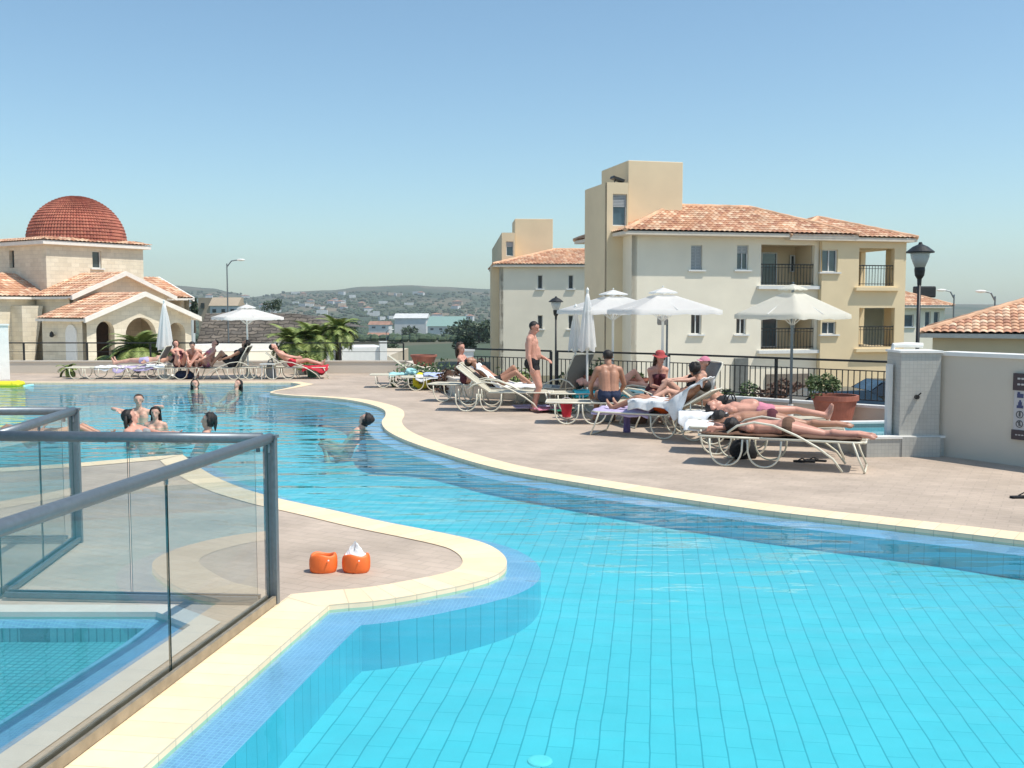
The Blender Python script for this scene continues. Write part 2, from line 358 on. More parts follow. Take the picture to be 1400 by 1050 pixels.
right_edge = [V((6.5, -6, 0)), V((9.0, -2, 0)), V((9.6, 2.5, 0)), V((8.2, 5.8, 0))] + g2([(1400, 740), (1300, 728), (1200, 716.5), (1050, 699), (895, 677), (800, 662), (700, 645), (650, 633), (607, 620), (570, 608), (543, 597), (527, 587), (522, 577), (527, 568), (524, 560), (500, 551.5), (470, 546), (436, 543), (400, 541), (378, 538.8)])
tip = g2([(369, 537)])
steps = g2([(372, 534.8), (388, 531.6), (402, 528.5), (412, 525.5)])
far = [G(398, 523.2), G(200, 523.2), G(0, 523.2), V((-22, 26.4, 0)), V((-27, 26, 0))]
left = [V((-28, 19, 0)), V((-22, 14, 0)), V((-13, 12.3, 0))] + g2([(0, 640), (60, 636.5), (111, 633), (180, 627), (215, 624)])
tip2 = g2([(250, 622)])
pen = g2([(262, 632), (278, 643), (300, 655), (332, 668), (362, 677), (387, 683.5), (450, 697), (521, 713), (593, 727), (636, 736), (664, 744), (685, 756), (693, 769), (687, 781), (668, 791), (636, 800), (593, 809), (550, 817), (507, 823), (470, 826)])
corner = g2([(450, 828)])
near = g2([(397, 873), (286, 971), (200, 1047)])
nd = (near[-1] - near[0]).normalized()
near += [near[-1] + nd * 2, near[-1] + nd * 6, near[-1] + nd * 10]
near[-2].x -= .0
pts = crom(right_edge) + tip + crom(steps, 3) + far + crom(left, 5) + tip2 + crom(pen, 8) + corner + near
def resample(P, d=.12):
    out = [P[0]]
    for a, b in zip(P, P[1:] + [P[0]]):
        L_ = (b - a).length; k = max(1, int(L_ / d)) if L_ < 60 else 1
        k = min(k, 60)
        for j in range(1, k + 1): out.append(a.lerp(b, j / k))
    res = []
    for p in out[:-1]:
        if not res or (p - res[-1]).length > .02: res.append(p)
    return res
POOL = resample(pts)
area = sum(a.x * b.y - b.x * a.y for a, b in zip(POOL, POOL[1:] + POOL[:1])) / 2
if area < 0: POOL.reverse()
def pip(p, P):
    c = False; j = len(P) - 1
    for i in range(len(P)):
        if (P[i].y > p.y) != (P[j].y > p.y) and p.x < (P[j].x - P[i].x) * (p.y - P[i].y) / (P[j].y - P[i].y) + P[i].x: c = not c
        j = i
    return c
def offset(P, d, dfun=None):          # CCW polygon: +d goes outside
    out = []; n = len(P)
    for i in range(n):
        a = (P[i] - P[i - 1]).normalized(); b = (P[(i + 1) % n] - P[i]).normalized()
        na = V((a.y, -a.x, 0)); nb = V((b.y, -b.x, 0)); m = (na + nb)
        if m.length < .2: m = na
        m.normalize(); c = max(.45, m.dot(na)); dd = dfun(P[i]) if dfun else d
        out.append(P[i] + m * dd / c)
    # repair folded parts: keep every point at the right distance
    for i in range(n):
        q = out[i]; dd = abs(dfun(P[i])) if dfun else abs(d)
        for _ in range(3):
            best = min(P, key=lambda p: (p - q).length_squared); l = (best - q).length
            if l < dd * .98 and l > 1e-6: q = best + (q - best) * (dd / l)
            else: break
        out[i] = q
    return out
def wfun(p):
    t = G(369, 537); t2 = G(250, 622)
    d = (p - t).length
    w_ = .34
    if d < 4 and p.x > t.x - .3: w_ = min(w_, .05 + d * .10)
    if p.y > 24: w_ = min(w_, .30)
    return w_
def strip(A, B, name, m, flip=False, za=None, zb=None, across=False):
    mb = MB(); n = len(A); vs = []; s = 0; fs = []; uv = []; acc = [0]
    for i in range(n): acc.append(acc[-1] + (A[(i + 1) % n] - A[i]).length)
    for i in range(n):
        vs.append((A[i].x, A[i].y, A[i].z if za is None else za)); vs.append((B[i].x, B[i].y, B[i].z if zb is None else zb))
    for i in range(n):
        j = (i + 1) % n; f = (2 * i, 2 * i + 1, 2 * j + 1, 2 * j); u0, u1 = acc[i], acc[i + 1]
        z = [vs[2 * i][2], vs[2 * i + 1][2], vs[2 * j + 1][2], vs[2 * j][2]]
        q = [(u0, z[0]), (u0, z[1]), (u1, z[2]), (u1, z[3])]
        if across: wd_ = (B[i] - A[i]).length; q = [(u0, .02), (u0, .02 + wd_), (u1, .02 + wd_), (u1, .02)]
        if flip: f = f[::-1]; q = q[::-1]
        fs.append(f); uv.append(q)
    mb.add(vs, fs, uv); return struct(mb.build(name, m))
LED = .26
OUT = offset(POOL, .34, wfun); INN = offset(POOL, -LED)
def polymesh(loops, z, name, m):
    mb = MB(); vs = [V((p.x, p.y, z)) for l in loops for p in l]
    tr = tessellate_polygon([[V((p.x, p.y, 0)) for p in l] for l in loops])
    fs = []
    for t in tr:
        a, b, c = (vs[i] for i in t)
        if ((b - a).cross(c - a)).z < 0: t = t[::-1]
        fs.append(tuple(t))
    mb.add(vs, fs); return struct(mb.build(name, m))
# toddler pool behind the glass fence
A_POST = G(378, 828); 
kr0 = G(300, 829); kr1 = G(0, 1033); kd = (kr1 - kr0).normalized()
KID = [G(214, 838), kr0 + kd * .42, kr1, kr1 + kd * 5, V((-9, -5, 0)), V((-9, G(0, 838).y + .1, 0)), G(0, 838)]
krev = sum(a.x * b.y - b.x * a.y for a, b in zip(KID, KID[1:] + KID[:1])) < 0
if krev: KID.reverse()
kq = G(202, 842); yf = G(0, 838).y + .1
KINN = [kq, kq + kd * .3, kq + kd * 2.2, kq + kd * 8, V((-8.8, -4.8, 0)), V((-8.8, yf - .07, 0)), G(0, 842)]
KIN = KINN[::-1] if krev else KINN
# deck boundary
PB0 = V((-60, 30.2, 0)); PB1 = V((-3.05, 30.2, 0)); PB2 = V((-1.1, 22.3, 0)); PB3 = V((2.95, 19.7, 0)); PB4 = V((6.6, 16.5, 0))
PILE = G(1284, 624); WEND = V((10.6, 7.0, 0))
DECK = [V((-60, -12, 0)), V((25, -12, 0)), V((25, 5, 0)), WEND + V((.3, .2, 0)), V((6.9, 13.5, 0)), V((7.0, 16.6, 0)), PB4, PB3, PB2, PB1, PB0]
polymesh([DECK, POOL[::-1], KID[::-1]], 0.0, 'deck', M['deck'])
strip(POOL, OUT, 'pool_coping', M['coping'], za=.006, zb=.006, across=True)
strip(POOL, POOL, 'pool_edge_lip', M['coping'], za=-.05, zb=.006)
strip([V((p.x, p.y, -.05)) for p in POOL], [V((p.x, p.y, -.068)) for p in INN], 'pool_ledge', M['mosaic'], flip=True)
def fz(p): return -.37 + .12 * sstep(6.6, 8.6, p.y) - .33 * sstep(12.5, 16, p.y)
FL = [V((p.x, p.y, fz(p))) for p in INN]
strip([V((p.x, p.y, -.068)) for p in INN], FL, 'pool_wall', M['wall_tile'], flip=True)
# floor: grid following the slope
mb = MB(); xs = np.arange(-29, 11, .5); ys = np.arange(-9, 28, .5)
vs = [(x, y, fz(V((x, y, 0)))) for y in ys for x in xs]; nx = len(xs)
mb.add(vs, [(j * nx + i, j * nx + i + 1, (j + 1) * nx + i + 1, (j + 1) * nx + i) for j in range(len(ys) - 1) for i in range(nx - 1) if any(pip(V((xs[i] + a, ys[j] + b, 0)), POOL) for a in (0, .5) for b in (0, .5))])
struct(mb.build('pool_floor', M['floor_tile']))
polymesh([POOL], -.03, 'pool_water', M['water'])
M['kid_mosaic'] = brickmat('toddler_pool_mosaic', (.30, .44, .50), (.27, .40, .46), (.12, .21, .25), .05, .05, .005, rough=.3, offset=0, rot=(0, 0, .05), bump=.2, var=.12, nscale=1.2)
M['kid_edge'] = mat('kid_edge', (.60, .56, .49), .6, .05)
strip(KID, [V((p.x, p.y, 0)) for p in offset(KID, .16)], 'toddler_pool_coping', M['kid_edge'], za=.007, zb=.007)
strip(KID, KID, 'toddler_pool_lip', M['kid_edge'], za=-.04, zb=.007)
strip([V((p.x, p.y, -.04)) for p in KID], [V((p.x, p.y, -.08)) for p in KIN], 'toddler_pool_ledge', M['mosaic'], flip=True)
strip([V((p.x, p.y, -.08)) for p in KIN], [V((p.x, p.y, -.17)) for p in KIN], 'toddler_pool_wall', M['kid_mosaic'], flip=True)
polymesh([KIN], -.17, 'toddler_pool_floor', M['kid_mosaic'])
polymesh([KID], -.025, 'toddler_pool_water', M['water'])
# drain
dc = G(738, 1040, -.366)
o = MB().lathe([(.0, .004), (.05, .006), (.062, .003), (.066, -.003)], (0, 0, 0), 24, cap=False).build('pool_drain', M['outlet']); o.location = (dc.x, dc.y, -.366); tag(o, 'small round pale outlet cover on the pool floor at the bottom edge', 'drain')

# ---------------- terraces below the deck
o = MB().box((-40, 57, -2.2), (64, 44, 2.0)).build('chapel_terrace', mat('terrace_paving', (.58, .51, .41), .9, .12, .6)); struct(o)
o = MB().box((14, 44, -2.985), (52, 34, .06)).build('car_park', mat('concrete_apron', (.42, .38, .31), .9, .15, .5)); struct(o)

o = MB().box((13.5, 30.5, -2.35), (21, 12, 1.2)).build('road', mat('asphalt', (.09, .088, .085), .9, .2, 3)); struct(o)
# ---------------- parapets and railings
def wall_run(name, pts, h, th, label, cap=True, z0=0, mname='parapet', capm='white_stone', over=.02):
    root = empty(name, pts[0], 0, label, 'wall'); mb = MB(); mc = MB()
    for a, b in zip(pts, pts[1:]):
        c = (a + b) / 2 - pts[0]; d = b - a; rz = math.atan2(d.y, d.x)
        mb.box((c.x, c.y, z0 + h / 2), (d.length + th * .98, th, h), rz)
        if cap: mc.box((c.x, c.y, z0 + h + .02), (d.length + th + .02, th + over * 2, .04), rz)
    mb.build('wall', M[mname], root)
    if cap: mc.build('capping', M[capm], root)
    return root
def lp(a, b, t): return a + (b - a) * t
def railing(name, a, b, z0, ztop, label, bars=True, post_every=2.2, second=.16, barstep=.10, group='black metal railings round the terrace'):
    root = empty(name, a, 0, label, 'railing', group); d = b - a; L_ = d.length; u = d / L_; rz = math.atan2(d.y, d.x)
    def bar(z, r): 
        mb = MB(); mb.box((d.x / 2, d.y / 2, z), (L_, r * 2, r * 1.4), rz); return mb
    bar(ztop, .025).build('top_rail', M['black_metal'], root)
    m = bar(ztop - second, .012)
    if bars: 
        m2 = bar(z0 + .08, .012); m.v += []; m.add(m2.v, m2.f)
    else:
        m2 = bar((ztop + z0) / 2, .009); m.add(m2.v, m2.f)
    m.build('mid_rail', M['black_metal'], root)
    n = max(1, round(L_ / post_every))
    for i in range(n + 1):
        p = u * (L_ * i / n); q = MB(); q.box((p.x, p.y, (z0 + ztop) / 2 - .0), (.045, .045, ztop - z0 - .02), rz); q.build('post', M['black_metal'], root)
    if bars:
        k = int(L_ / barstep); q = MB()
        for i in range(1, k):
            p = u * (L_ * i / k); q.box((p.x, p.y, (z0 + .08 + ztop - second) / 2), (.014, .014, ztop - second - z0 - .08), rz)
        q.build('balusters', M['black_metal'], root)
    return root
PH = .28
wall_run('parapet_wall', [PB0, PB1], .34, .2, 'low sandy parapet wall behind the far loungers', capm='parapet')
wall_run('parapet_wall', [PB1, PB2], .34, .2, 'low sandy parapet wall behind the terracotta bowl with no railing', capm='parapet')
wall_run('parapet_wall', [PB2, PB3, PB4], PH, .2, 'low grey parapet wall with white capping under the barred railing')
railing('railing', V((-20, 30.2, 0)), V((-3.2, 30.2, 0)), .38, .90, 'thin black railing with two rails on the far parapet in front of the chapel', bars=False, post_every=1.95, second=.0)
railing('railing', PB2 + V((.1, 0, 0)), lp(PB2, PB3, .47), PH + .04, 1.05, 'black barred railing behind the standing man')
railing('railing', lp(PB2, PB3, .5), PB3, PH + .04, 1.05, 'black barred railing behind the seated man with a bare back')
railing('railing', PB3 + V((.06, -.05, 0)), PB4 + V((-.22, .19, 0)), PH + .04, 1.05, 'black barred railing in front of the parked cars')
def pillar(name, p, wd, h, label, m, rz=0, cap=True):
    root = empty(name, p, rz, label, 'pillar'); MB().box((0, 0, h / 2), (wd[0], wd[1], h)).build('shaft', m, root, bevel=.008)
    if cap: MB().box((0, 0, h + .02), (wd[0] + .05, wd[1] + .05, .04)).build('capping', M['white_stone'], root)
    return root
pillar('pillar', V((6.42, 16.35, 0)), (.42, .42), 1.02, 'square grey plaster pillar ending the railing beside the shower', M['parapet'], .0, False)
pillar('pillar', V((-.95, 22.25, 0)), (.22, .22), 1.0, 'narrow white pillar behind the woman in dark red', M['white'], .1)
pillar('pillar', V((2.93, 19.6, 0)), (.16, .16), 1.0, 'narrow white pillar where two barred railings meet', M['white'], -.4, False)
pillar('pillar', G(1, 519), (.42, .42), 1.46, 'tall white stone pillar at the left end of the far pool edge', M['white_stone'], .55)
# right hand grey wall and tiled shower pier
WA = PILE + V((0.02, .1, 0))
wdv = (G(1400, 640) - G(1290, 625)); wdv.normalize(); perp = V((-wdv.y, wdv.x, 0)); 
if perp.x < 0: perp = -perp
root = empty('garden_wall', WA, 0, 'grey plaster wall with white capping and a pictogram sign at the right edge', 'wall')
rz = math.atan2(wdv.y, wdv.x); c = wdv * 2.6 + perp * .15
MB().box((c.x, c.y, .66), (5.2, .28, 1.32), rz).build('wall', M['graywall'], root)
MB().box((c.x, c.y, 1.345), (5.26, .34, .05), rz).build('capping', M['white_stone'], root)
M['shower_tile'] = brickmat('grey_shower_mosaic', (.48, .47, .43), (.45, .44, .40), (.39, .385, .36), .05, .05, .003, rough=.4, coords='Object', offset=0, rot=(PI / 2, 0, 0), bump=.2, var=.1)
pier = empty('shower_wall', PILE + V((-.26, .28, 0)), 0, 'grey mosaic tiled shower pier at the end of the grey wall', 'shower')
MB().box((0, 0, .68), (.52, .5, 1.36)).build('pier', M['shower_tile'], pier)
MB().box((0, 0, 1.37), (.56, .54, .03)).build('capping', M['white_stone'], pier)
MB().box((-.0, -.29, .13), (.5, .08, .26)).build('step', M['shower_tile'], pier)
mb = MB(); mb.tube([(-.05, -.25, .78), (-.05, -.29, .78)], .03, 12); mb.tube([(-.05, -.29, .78), (-.05, -.30, .80), (-.02, -.33, .84)], .009, 8); mb.build('tap', M['black_metal'], pier)
mb = MB(); mb.tube([(-.24, .1, 1.38), (-.24, .1, 1.44), (-.05, .1, 1.45), (.15, .1, 1.44)], .035, 10); mb.build('pipe', M['white'], pier)
MB().box((-.32, .0, .72), (.06, .1, .95)).build('lit_gap_strip', M['white'], pier)  # white strip added in place of the sunlit gap left of the pier
# foot bath
fb = empty('foot_bath', V((5.15, 14.2, 0)), .12, 'low grey foot bath with white rim beside the shower pier', 'foot bath')
mb = MB()
for c_, d_ in (((0, -.85, .12), (1.3, .12, .24)), ((0, .85, .12), (1.3, .12, .24)), ((-.65, 0, .12), (.12, 1.58, .24)), ((.65, 0, .12), (.12, 1.58, .24))): mb.box(c_, d_)
mb.build('basin_wall', M['shower_tile'], fb)
mb = MB()
for c_, d_ in (((0, -.85, .255), (1.44, .15, .03)), ((0, .85, .255), (1.44, .15, .03)), ((-.65, 0, .255), (.15, 1.55, .03)), ((.65, 0, .255), (.15, 1.55, .03))): mb.box(c_, d_)
mb.build('rim', M['white_stone'], fb)
MB().box((0, 0, .1), (1.2, 1.6, .16)).build('water', mat('foot_bath_water', (.10, .35, .42), .08, .1), fb)

# sign
sg = empty('rules_sign', V(G(1383, 637)), 0, 'pool rules sign with dark bands and rows of pictograms on the grey wall', 'sign')
sg.location = WA + wdv * ((G(1398, 640) - WA).length + .02) - perp * .012; sg.rotation_euler = (0, 0, rz)
bw = .42
MB().box((0, 0, .74), (bw, .015, .80)).build('board', mat('sign_board', (.52, .50, .50), .5, .05), sg)
dk = mat('sign_dark', (.07, .05, .055), .5, .1)
mb = MB(); mb.box((0, -.012, 1.04), (bw + .03, .012, .21)); mb.build('header_band', dk, sg)
mb = MB(); mb.box((0, -.012, .39), (bw + .03, .012, .12)); mb.build('footer_band', dk, sg)
sl_m = mat('sign_letters', (.55, .52, .5), .5, .05)
for k in range(3):
    mb = MB()
    if k < 2: mb.box((0, -.0185, 1.08 - k * .07), (.30, .001, .004)); [mb.box((-.15 + i * .05, -.0195, 1.08 - k * .07), (.032, .003, .022)) for i in range(7)]
    else: mb.box((0, -.0185, .39), (.30, .001, .003)); [mb.box((-.16 + i * .04, -.0195, .39), (.022, .003, .014)) for i in range(9)]
    mb.build('lettering', sl_m, sg)
cols = [mat('pict_blue', (.06, .07, .16)), mat('pict_green', (.04, .16, .12)), mat('pict_grey', (.10, .10, .10))]
for r_ in range(4):
    for q in range(3):
        mb = MB(); x = -.13 + q * .13; z = .87 - r_ * .115
        if r_ == 0: mb.box((x, -.01, z), (.08, .006, .05)); mb.box((x - .02, -.01, z + .035), (.03, .006, .02))
        elif r_ == 1: mb.box((x, -.01, z - .02), (.08, .006, .035)); mb.box((x, -.01, z + .018), (.045, .006, .04)); mb.ell((x, -.01, z + .05), (.014, .004, .014))
        else:
            mb.tube([(x + .042 * math.cos(a * PI / 8), -.01, z + .042 * math.sin(a * PI / 8)) for a in range(16)], .005, 6, closed=True)
            mb.box((x, -.01, z - .004), (.022, .006, .04)); mb.ell((x, -.01, z + .024), (.012, .004, .012))
            if r_ == 3: mb.tube([(x - .03, -.01, z + .03), (x + .03, -.01, z - .03)], .004, 6)
        mb.build('pictogram', cols[1 if (r_ == 1 and q == 1) else (0 if r_ < 2 else 2)], sg)

# ---------------- glass fence
def fence_run(name, a, b, label, posts=(1, 0), top=1.10, npan=4, plen=None):
    root = empty(name, a, 0, label, 'glass fence', 'glass fences round the toddler pool'); d = b - a; L_ = d.length; u = d / L_; rz = math.atan2(d.y, d.x)
    mb = MB(); mb.tube([(u.x * .0, u.y * .0, top), (d.x, d.y, top)], .035, 16); mb.build('top_rail', M['steel'], root, smooth=True)
    mb = MB(); c = d / 2
    for s_ in (-1, 1): mb.box((c.x - u.y * .028 * s_, c.y + u.x * .028 * s_, .04), (L_ - .08, .022, .055 if npan == 4 else .032), rz)
    mb.build('base_rail', M['steel_base' if posts[0] and npan == 4 else 'steel'], root)
    if posts[0]:
        mb = MB(); mb.box((0, 0, (top - .0) / 2), (.085, .045, top), rz + PI / 2); mb.build('post', M['steel'], root, bevel=.004)
        MB().box((0, 0, top + .012), (.10, .06, .02), rz + PI / 2).build('post_cap', M['steel'], root)
    k = npan
    for i in range(k):
        s0 = (.05 if i == 0 else L_ * i / k + .006); s1 = L_ * (i + 1) / k - .006; cc = u * ((s0 + s1) / 2); m = MB()
        hx = (s1 - s0) / 2; R = Matrix.Rotation(rz, 3, 'Z'); zb, zt = .03, top - .03
        vs = [V((cc.x, cc.y, 0)) + R @ V((x * hx, y * .005, z)) for z in (zb, zt) for y in (-1, 1) for x in (-1, 1)]
        m.add(vs, [(0, 1, 5, 4), (2, 6, 7, 3)], None, 0); m.add(vs, [(0, 4, 6, 2), (1, 3, 7, 5), (0, 2, 3, 1), (4, 5, 7, 6)], None, 1)
        m.build('glass_panel', [M['glass'], M['glass_edge']], root)
        if i:
            p = u * (L_ * i / k); q = MB(); q.tube([(p.x, p.y, top - .06), (p.x, p.y, top - .02)], .012, 8); q.build('bracket', M['steel'], root)
    mb = MB(); mb.tube([(u.x * .03, u.y * .03, top - .09), (u.x * .03, u.y * .03, top - .02)], .014, 8); mb.build('bracket', M['steel'], root)
    return root
PA = at(375, 828, G(0, 828).y); PA = G(373, 826)
dA = (G(95, 1043) - G(378, 826)).normalized()
dist = (G(240, 932) - PA).length
fence_run('glass_fence', PA, PA + dA * dist * 4, 'near glass fence panel run beside the yellow coping', npan=4)
PC = V((-3.42, PA.y + .12, 0)); PBp = G(106, 742)
fence_run('glass_fence', PA + V((-.05, 0, 0)), PC, 'glass fence crossing left behind the toddler pool', posts=(0, 0), npan=2)
fence_run('glass_fence', PBp, PC, 'short glass fence from the back post towards the camera', npan=2)
fence_run('glass_fence', PBp + V((-.05, 0, 0)), PBp + V((-4.5, -.15, 0)), 'hindmost glass fence running off the left edge', posts=(0, 0), npan=3)
# ================================================================== BUILDINGS
class Fr:      # a facade frame: u along the front, v into the building, z up
    def __init__(s, u, vpix, D, th):
        p = at(u, vpix, D); s.o = V((p.x, p.y, 0)); s.th = th; s.U = V((math.cos(th), math.sin(th), 0)); s.N = V((-math.sin(th), math.cos(th), 0))
    def px(s, u, v, dv=0):        # pixel -> (u, z) on the plane dv behind the front
        d = ray(u, v); o = s.o + s.N * dv; t = (o).dot(s.N) / d.dot(s.N); p = d * t; q = p - o; return (q.dot(s.U), CH + p.z)
    def pn(s, u, v, du=0):        # pixel -> (v, z) on the side plane at u=du
        d = ray(u, v); o = s.o + s.U * du; t = o.dot(s.U) / d.dot(s.U); p = d * t; return ((p - o).dot(s.N), CH + p.z)
def wall_panel(mb, u0, u1, z0, z1, holes, v0=0, t=.28, mi=0, axis='u'):
    us = sorted(set([u0, u1] + [h[0] for h in holes] + [h[1] for h in holes])); zs = sorted(set([z0, z1] + [h[2] for h in holes] + [h[3] for h in holes]))
    us = [a for a in us if u0 <= a <= u1]; zs = [a for a in zs if z0 <= a <= z1]
    inh = lambda a, b: any(h[0] < a < h[1] and h[2] < b < h[3] for h in holes)
    P = (lambda a, v, z: (a, v, z)) if axis == 'u' else (lambda a, v, z: (v, a, z))
    def q(p, uvs): mb.add(p, [(0, 1, 2, 3)], [uvs], mi)
    for a, b in zip(us, us[1:]):
        for c, d in zip(zs, zs[1:]):
            if inh((a + b) / 2, (c + d) / 2): continue
            uv = [(a, c), (b, c), (b, d), (a, d)]
            q([P(a, v0, c), P(b, v0, c), P(b, v0, d), P(a, v0, d)], uv); q([P(a, v0 + t, c), P(a, v0 + t, d), P(b, v0 + t, d), P(b, v0 + t, c)], uv)
    for h in list(holes) + [(u0, u1, z0, z1)]:
        a, b, c, d = h
        a = max(a, u0); b = min(b, u1); c = max(c, z0); d = min(d, z1)
        for x in (a, b): q([P(x, v0, c), P(x, v0 + t, c), P(x, v0 + t, d), P(x, v0, d)], [(0, c), (t, c), (t, d), (0, d)])
        for z in (c, d): q([P(a, v0, z), P(b, v0, z), P(b, v0 + t, z), P(a, v0 + t, z)], [(a, 0), (b, 0), (b, t), (a, t)])
    return mb
def window(root, h, v0=0, mullions=1, shutter=0, sill=True, gm='window_glass', depth=.14, surround=None):
    a, b, c, d = h; f = .05
    fr = MB()
    for cc, dd in ((((a + b) / 2, v0 + depth, c + f / 2), (b - a, .06, f)), (((a + b) / 2, v0 + depth, d - f / 2), (b - a, .06, f)), ((a + f / 2, v0 + depth, (c + d) / 2), (f, .06, d - c - 2 * f)), ((b - f / 2, v0 + depth, (c + d) / 2), (f, .06, d - c - 2 * f))): fr.box(cc, dd)
    for i in range(mullions): fr.box((a + (b - a) * (i + 1) / (mullions + 1), v0 + depth + .002, (c + d) / 2), (.045, .06, d - c - 2 * f))
    w_ = fr.build('window', M['white_frame'], root)
    MB().box(((a + b) / 2, v0 + depth + .04, (c + d) / 2), (b - a - .02, .02, d - c - .02)).build('pane', M[gm], w_)
    if shutter:
        n = int((d - c) * shutter / .07); m = MB()
        for i in range(n): m.box(((a + b) / 2, v0 + depth - .045, d - f - .035 - i * .07), (b - a - .06, .02, .055))
        m.build('shutter', M['shutter'], w_)
    if sill: MB().box(((a + b) / 2, v0 - .03, c - .04), (b - a + .3, .16, .07)).build('sill', M['white_frame'], w_)
    return w_
M['shutter'] = mat('grey_shutter', (.42, .44, .45), .5, .06)
def tile_slope(mb, quad, mi=0, tw=.26, th=.36, amp=.05, res=5):
    # quad: eaveL, eaveR, ridgeR, ridgeL ; real pan-and-cover corrugation, courses stepping up
    A, B, C, D = [V(p) for p in quad]; eu = (B - A).normalized(); nn = (B - A).cross(D - A)
    if nn.length < 1e-6: nn = (B - A).cross(C - A)
    nn.normalize()
    if nn.z < 0: nn = -nn
    up = nn.cross(eu).normalized()
    if up.z < 0: up = -up
    H = (D - A).dot(up); uL = lambda y: (D - A).dot(eu) * y / H; uR = lambda y: (B - A).dot(eu) + ((C - A).dot(eu) - (B - A).dot(eu)) * y / H
    rows = max(2, round(H / th)); L0 = min(0, (D - A).dot(eu)); L1 = max((B - A).dot(eu), (C - A).dot(eu))
    k = int((L1 - L0) / (tw / res)); k = min(k, 900); vs = []; fs = []; uv = []
    lines = []
    for r_ in range(rows):
        for e in (0, 1):
            y = H * (r_ + e) / rows; zz = .035 if e == 0 else .0
            lines.append((y, zz))
    for (y, zz) in lines:
        a, b = uL(y), uR(y)
        for i in range(k + 1):
            u = L0 + (L1 - L0) * i / k; uc = max(a, min(b, u)); h = amp * abs(math.sin(PI * uc / tw)) + zz
            vs.append(A + eu * uc + up * y + nn * h)
    for r_ in range(len(lines) - 1):
        y = lines[r_][0]; y2 = lines[r_ + 1][0]; a = min(uL(y), uL(y2)); b = max(uR(y), uR(y2))
        for i in range(k):
            u = L0 + (L1 - L0) * i / k; u2 = L0 + (L1 - L0) * (i + 1) / k
            if u2 < a or u > b: continue
            p = r_ * (k + 1) + i; f = (p, p + 1, p + k + 2, p + k + 1)
            if (vs[f[0]] - vs[f[1]]).length < 1e-6 and (vs[f[2]] - vs[f[3]]).length < 1e-6: continue
            fs.append(f); ya = (y + y2) / 2; uv.append([(u, ya)] * 4)
    mb.add(vs, fs, uv, mi)
def hip_roof(root, a0, a1, b0, b1, z, rise, over=.45, name='roof', mname='roof', fascia=True, tw=.26):
    a0 -= over; a1 += over; b0 -= over; b1 += over; w_ = min(a1 - a0, b1 - b0) / 2
    if (a1 - a0) > (b1 - b0): r0 = (a0 + w_, (b0 + b1) / 2); r1 = (a1 - w_, (b0 + b1) / 2)
    else: r0 = ((a0 + a1) / 2, b0 + w_); r1 = ((a0 + a1) / 2, b1 - w_)
    e = [(a0, b0, z), (a1, b0, z), (a1, b1, z), (a0, b1, z)]; R0 = (*r0, z + rise); R1 = (*r1, z + rise); mb = MB()
    if (a1 - a0) > (b1 - b0): qs = [(e[0], e[1], R1, R0), (e[1], e[2], R1, R1), (e[2], e[3], R0, R1), (e[3], e[0], R0, R0)]
    else: qs = [(e[0], e[1], R0, R0), (e[1], e[2], R1, R0), (e[2], e[3], R1, R1), (e[3], e[0], R0, R1)]
    for q in qs: tile_slope(mb, q, tw=tw)
    rr = mb.build(name, M[mname], root)
    rm = MB(); rt = [(R0, R1)] + [(e[i], (R0 if (V(e[i]) - V(R0)).length < (V(e[i]) - V(R1)).length else R1)) for i in range(4)]
    for p, q in rt:
        if (V(p) - V(q)).length > .05:
            n = max(2, int((V(q) - V(p)).length / .4)); rm.tube([V(p).lerp(V(q), i / n) + V((0, 0, .03)) for i in range(n + 1)], [.1 + .015 * (i % 2) for i in range(n + 1)], 8)
    rm.build('ridge_tiles', M['roof_ridge'], rr)
    if fascia:
        m = MB(); m.box(((a0 + a1) / 2, (b0 + b1) / 2, z - .10), (a1 - a0 - .06, b1 - b0 - .06, .16)); m.build('eaves', M['eaves'], root)
    return rr
M['roof_ridge'] = mat('ridge_tile', (.66, .40, .25), .8, .25, 1.5)
M['eaves'] = mat('eaves_board', (.70, .62, .52), .7, .08)
def balcony_rail(root, a, b, z, v0, h=1.0, side=None):
    m = MB(); m.box(((a + b) / 2, v0, z + h), (b - a, .05, .05)); m.box(((a + b) / 2, v0, z + .1), (b - a, .03, .03))
    m.box(((a + b) / 2, v0, z + h - .15), (b - a, .025, .025))
    n = int((b - a) / .16)
    for i in range(n + 1): m.box((a + (b - a) * i / n, v0, z + (h + .0) / 2), (.022, .022, h - .04))
    o = m.build('balcony_railing', M['black_metal'], root); return o

# ---- main apartment block
TH = math.radians(14); fr = Fr(863, 420, 48, TH)
apt = empty('apartment_block', fr.o, TH, 'cream and yellow apartment block with terracotta roof and two stair towers', 'building')
GZ = -3.0
uE, zE = fr.px(1000, 318); uR_, _ = fr.px(1232, 420); uMid, _ = fr.px(1118, 420)
zE = 5.45; DEP = 6.6
def hole(l, t, r, b, dv=0):
    a, z1 = fr.px(l, t, dv); c, z0 = fr.px(r, b, dv); return (a, c, z0, z1)
wW = [(hole(945, 335, 960, 369), 1), (hole(1008, 335, 1023, 369), .35)]
wL = [(hole(945, 429, 959, 457), 0), (hole(1007, 429, 1020, 457), 0)]
bU = hole(1041, 334, 1113, 390); bL = hole(1041, 425, 1113, 477)
bGr = hole(1041, 505, 1113, 545)
mb = MB(); Hs = [w_[0] for w_ in wW + wL] + [bU, bL]
wall_panel(mb, 0, uMid, GZ, zE, Hs)
wall_panel(mb, 0, DEP, GZ, zE, [], v0=0.001, axis='v')
mb.box((uMid / 2, DEP, (GZ + zE) / 2), (uMid, .28, zE - GZ))
mb.build('white_wall', M['white_plaster'], apt)
for h, s in wW: window(apt, h, shutter=s, gm='window_blue')
for h, s in wL: window(apt, h)
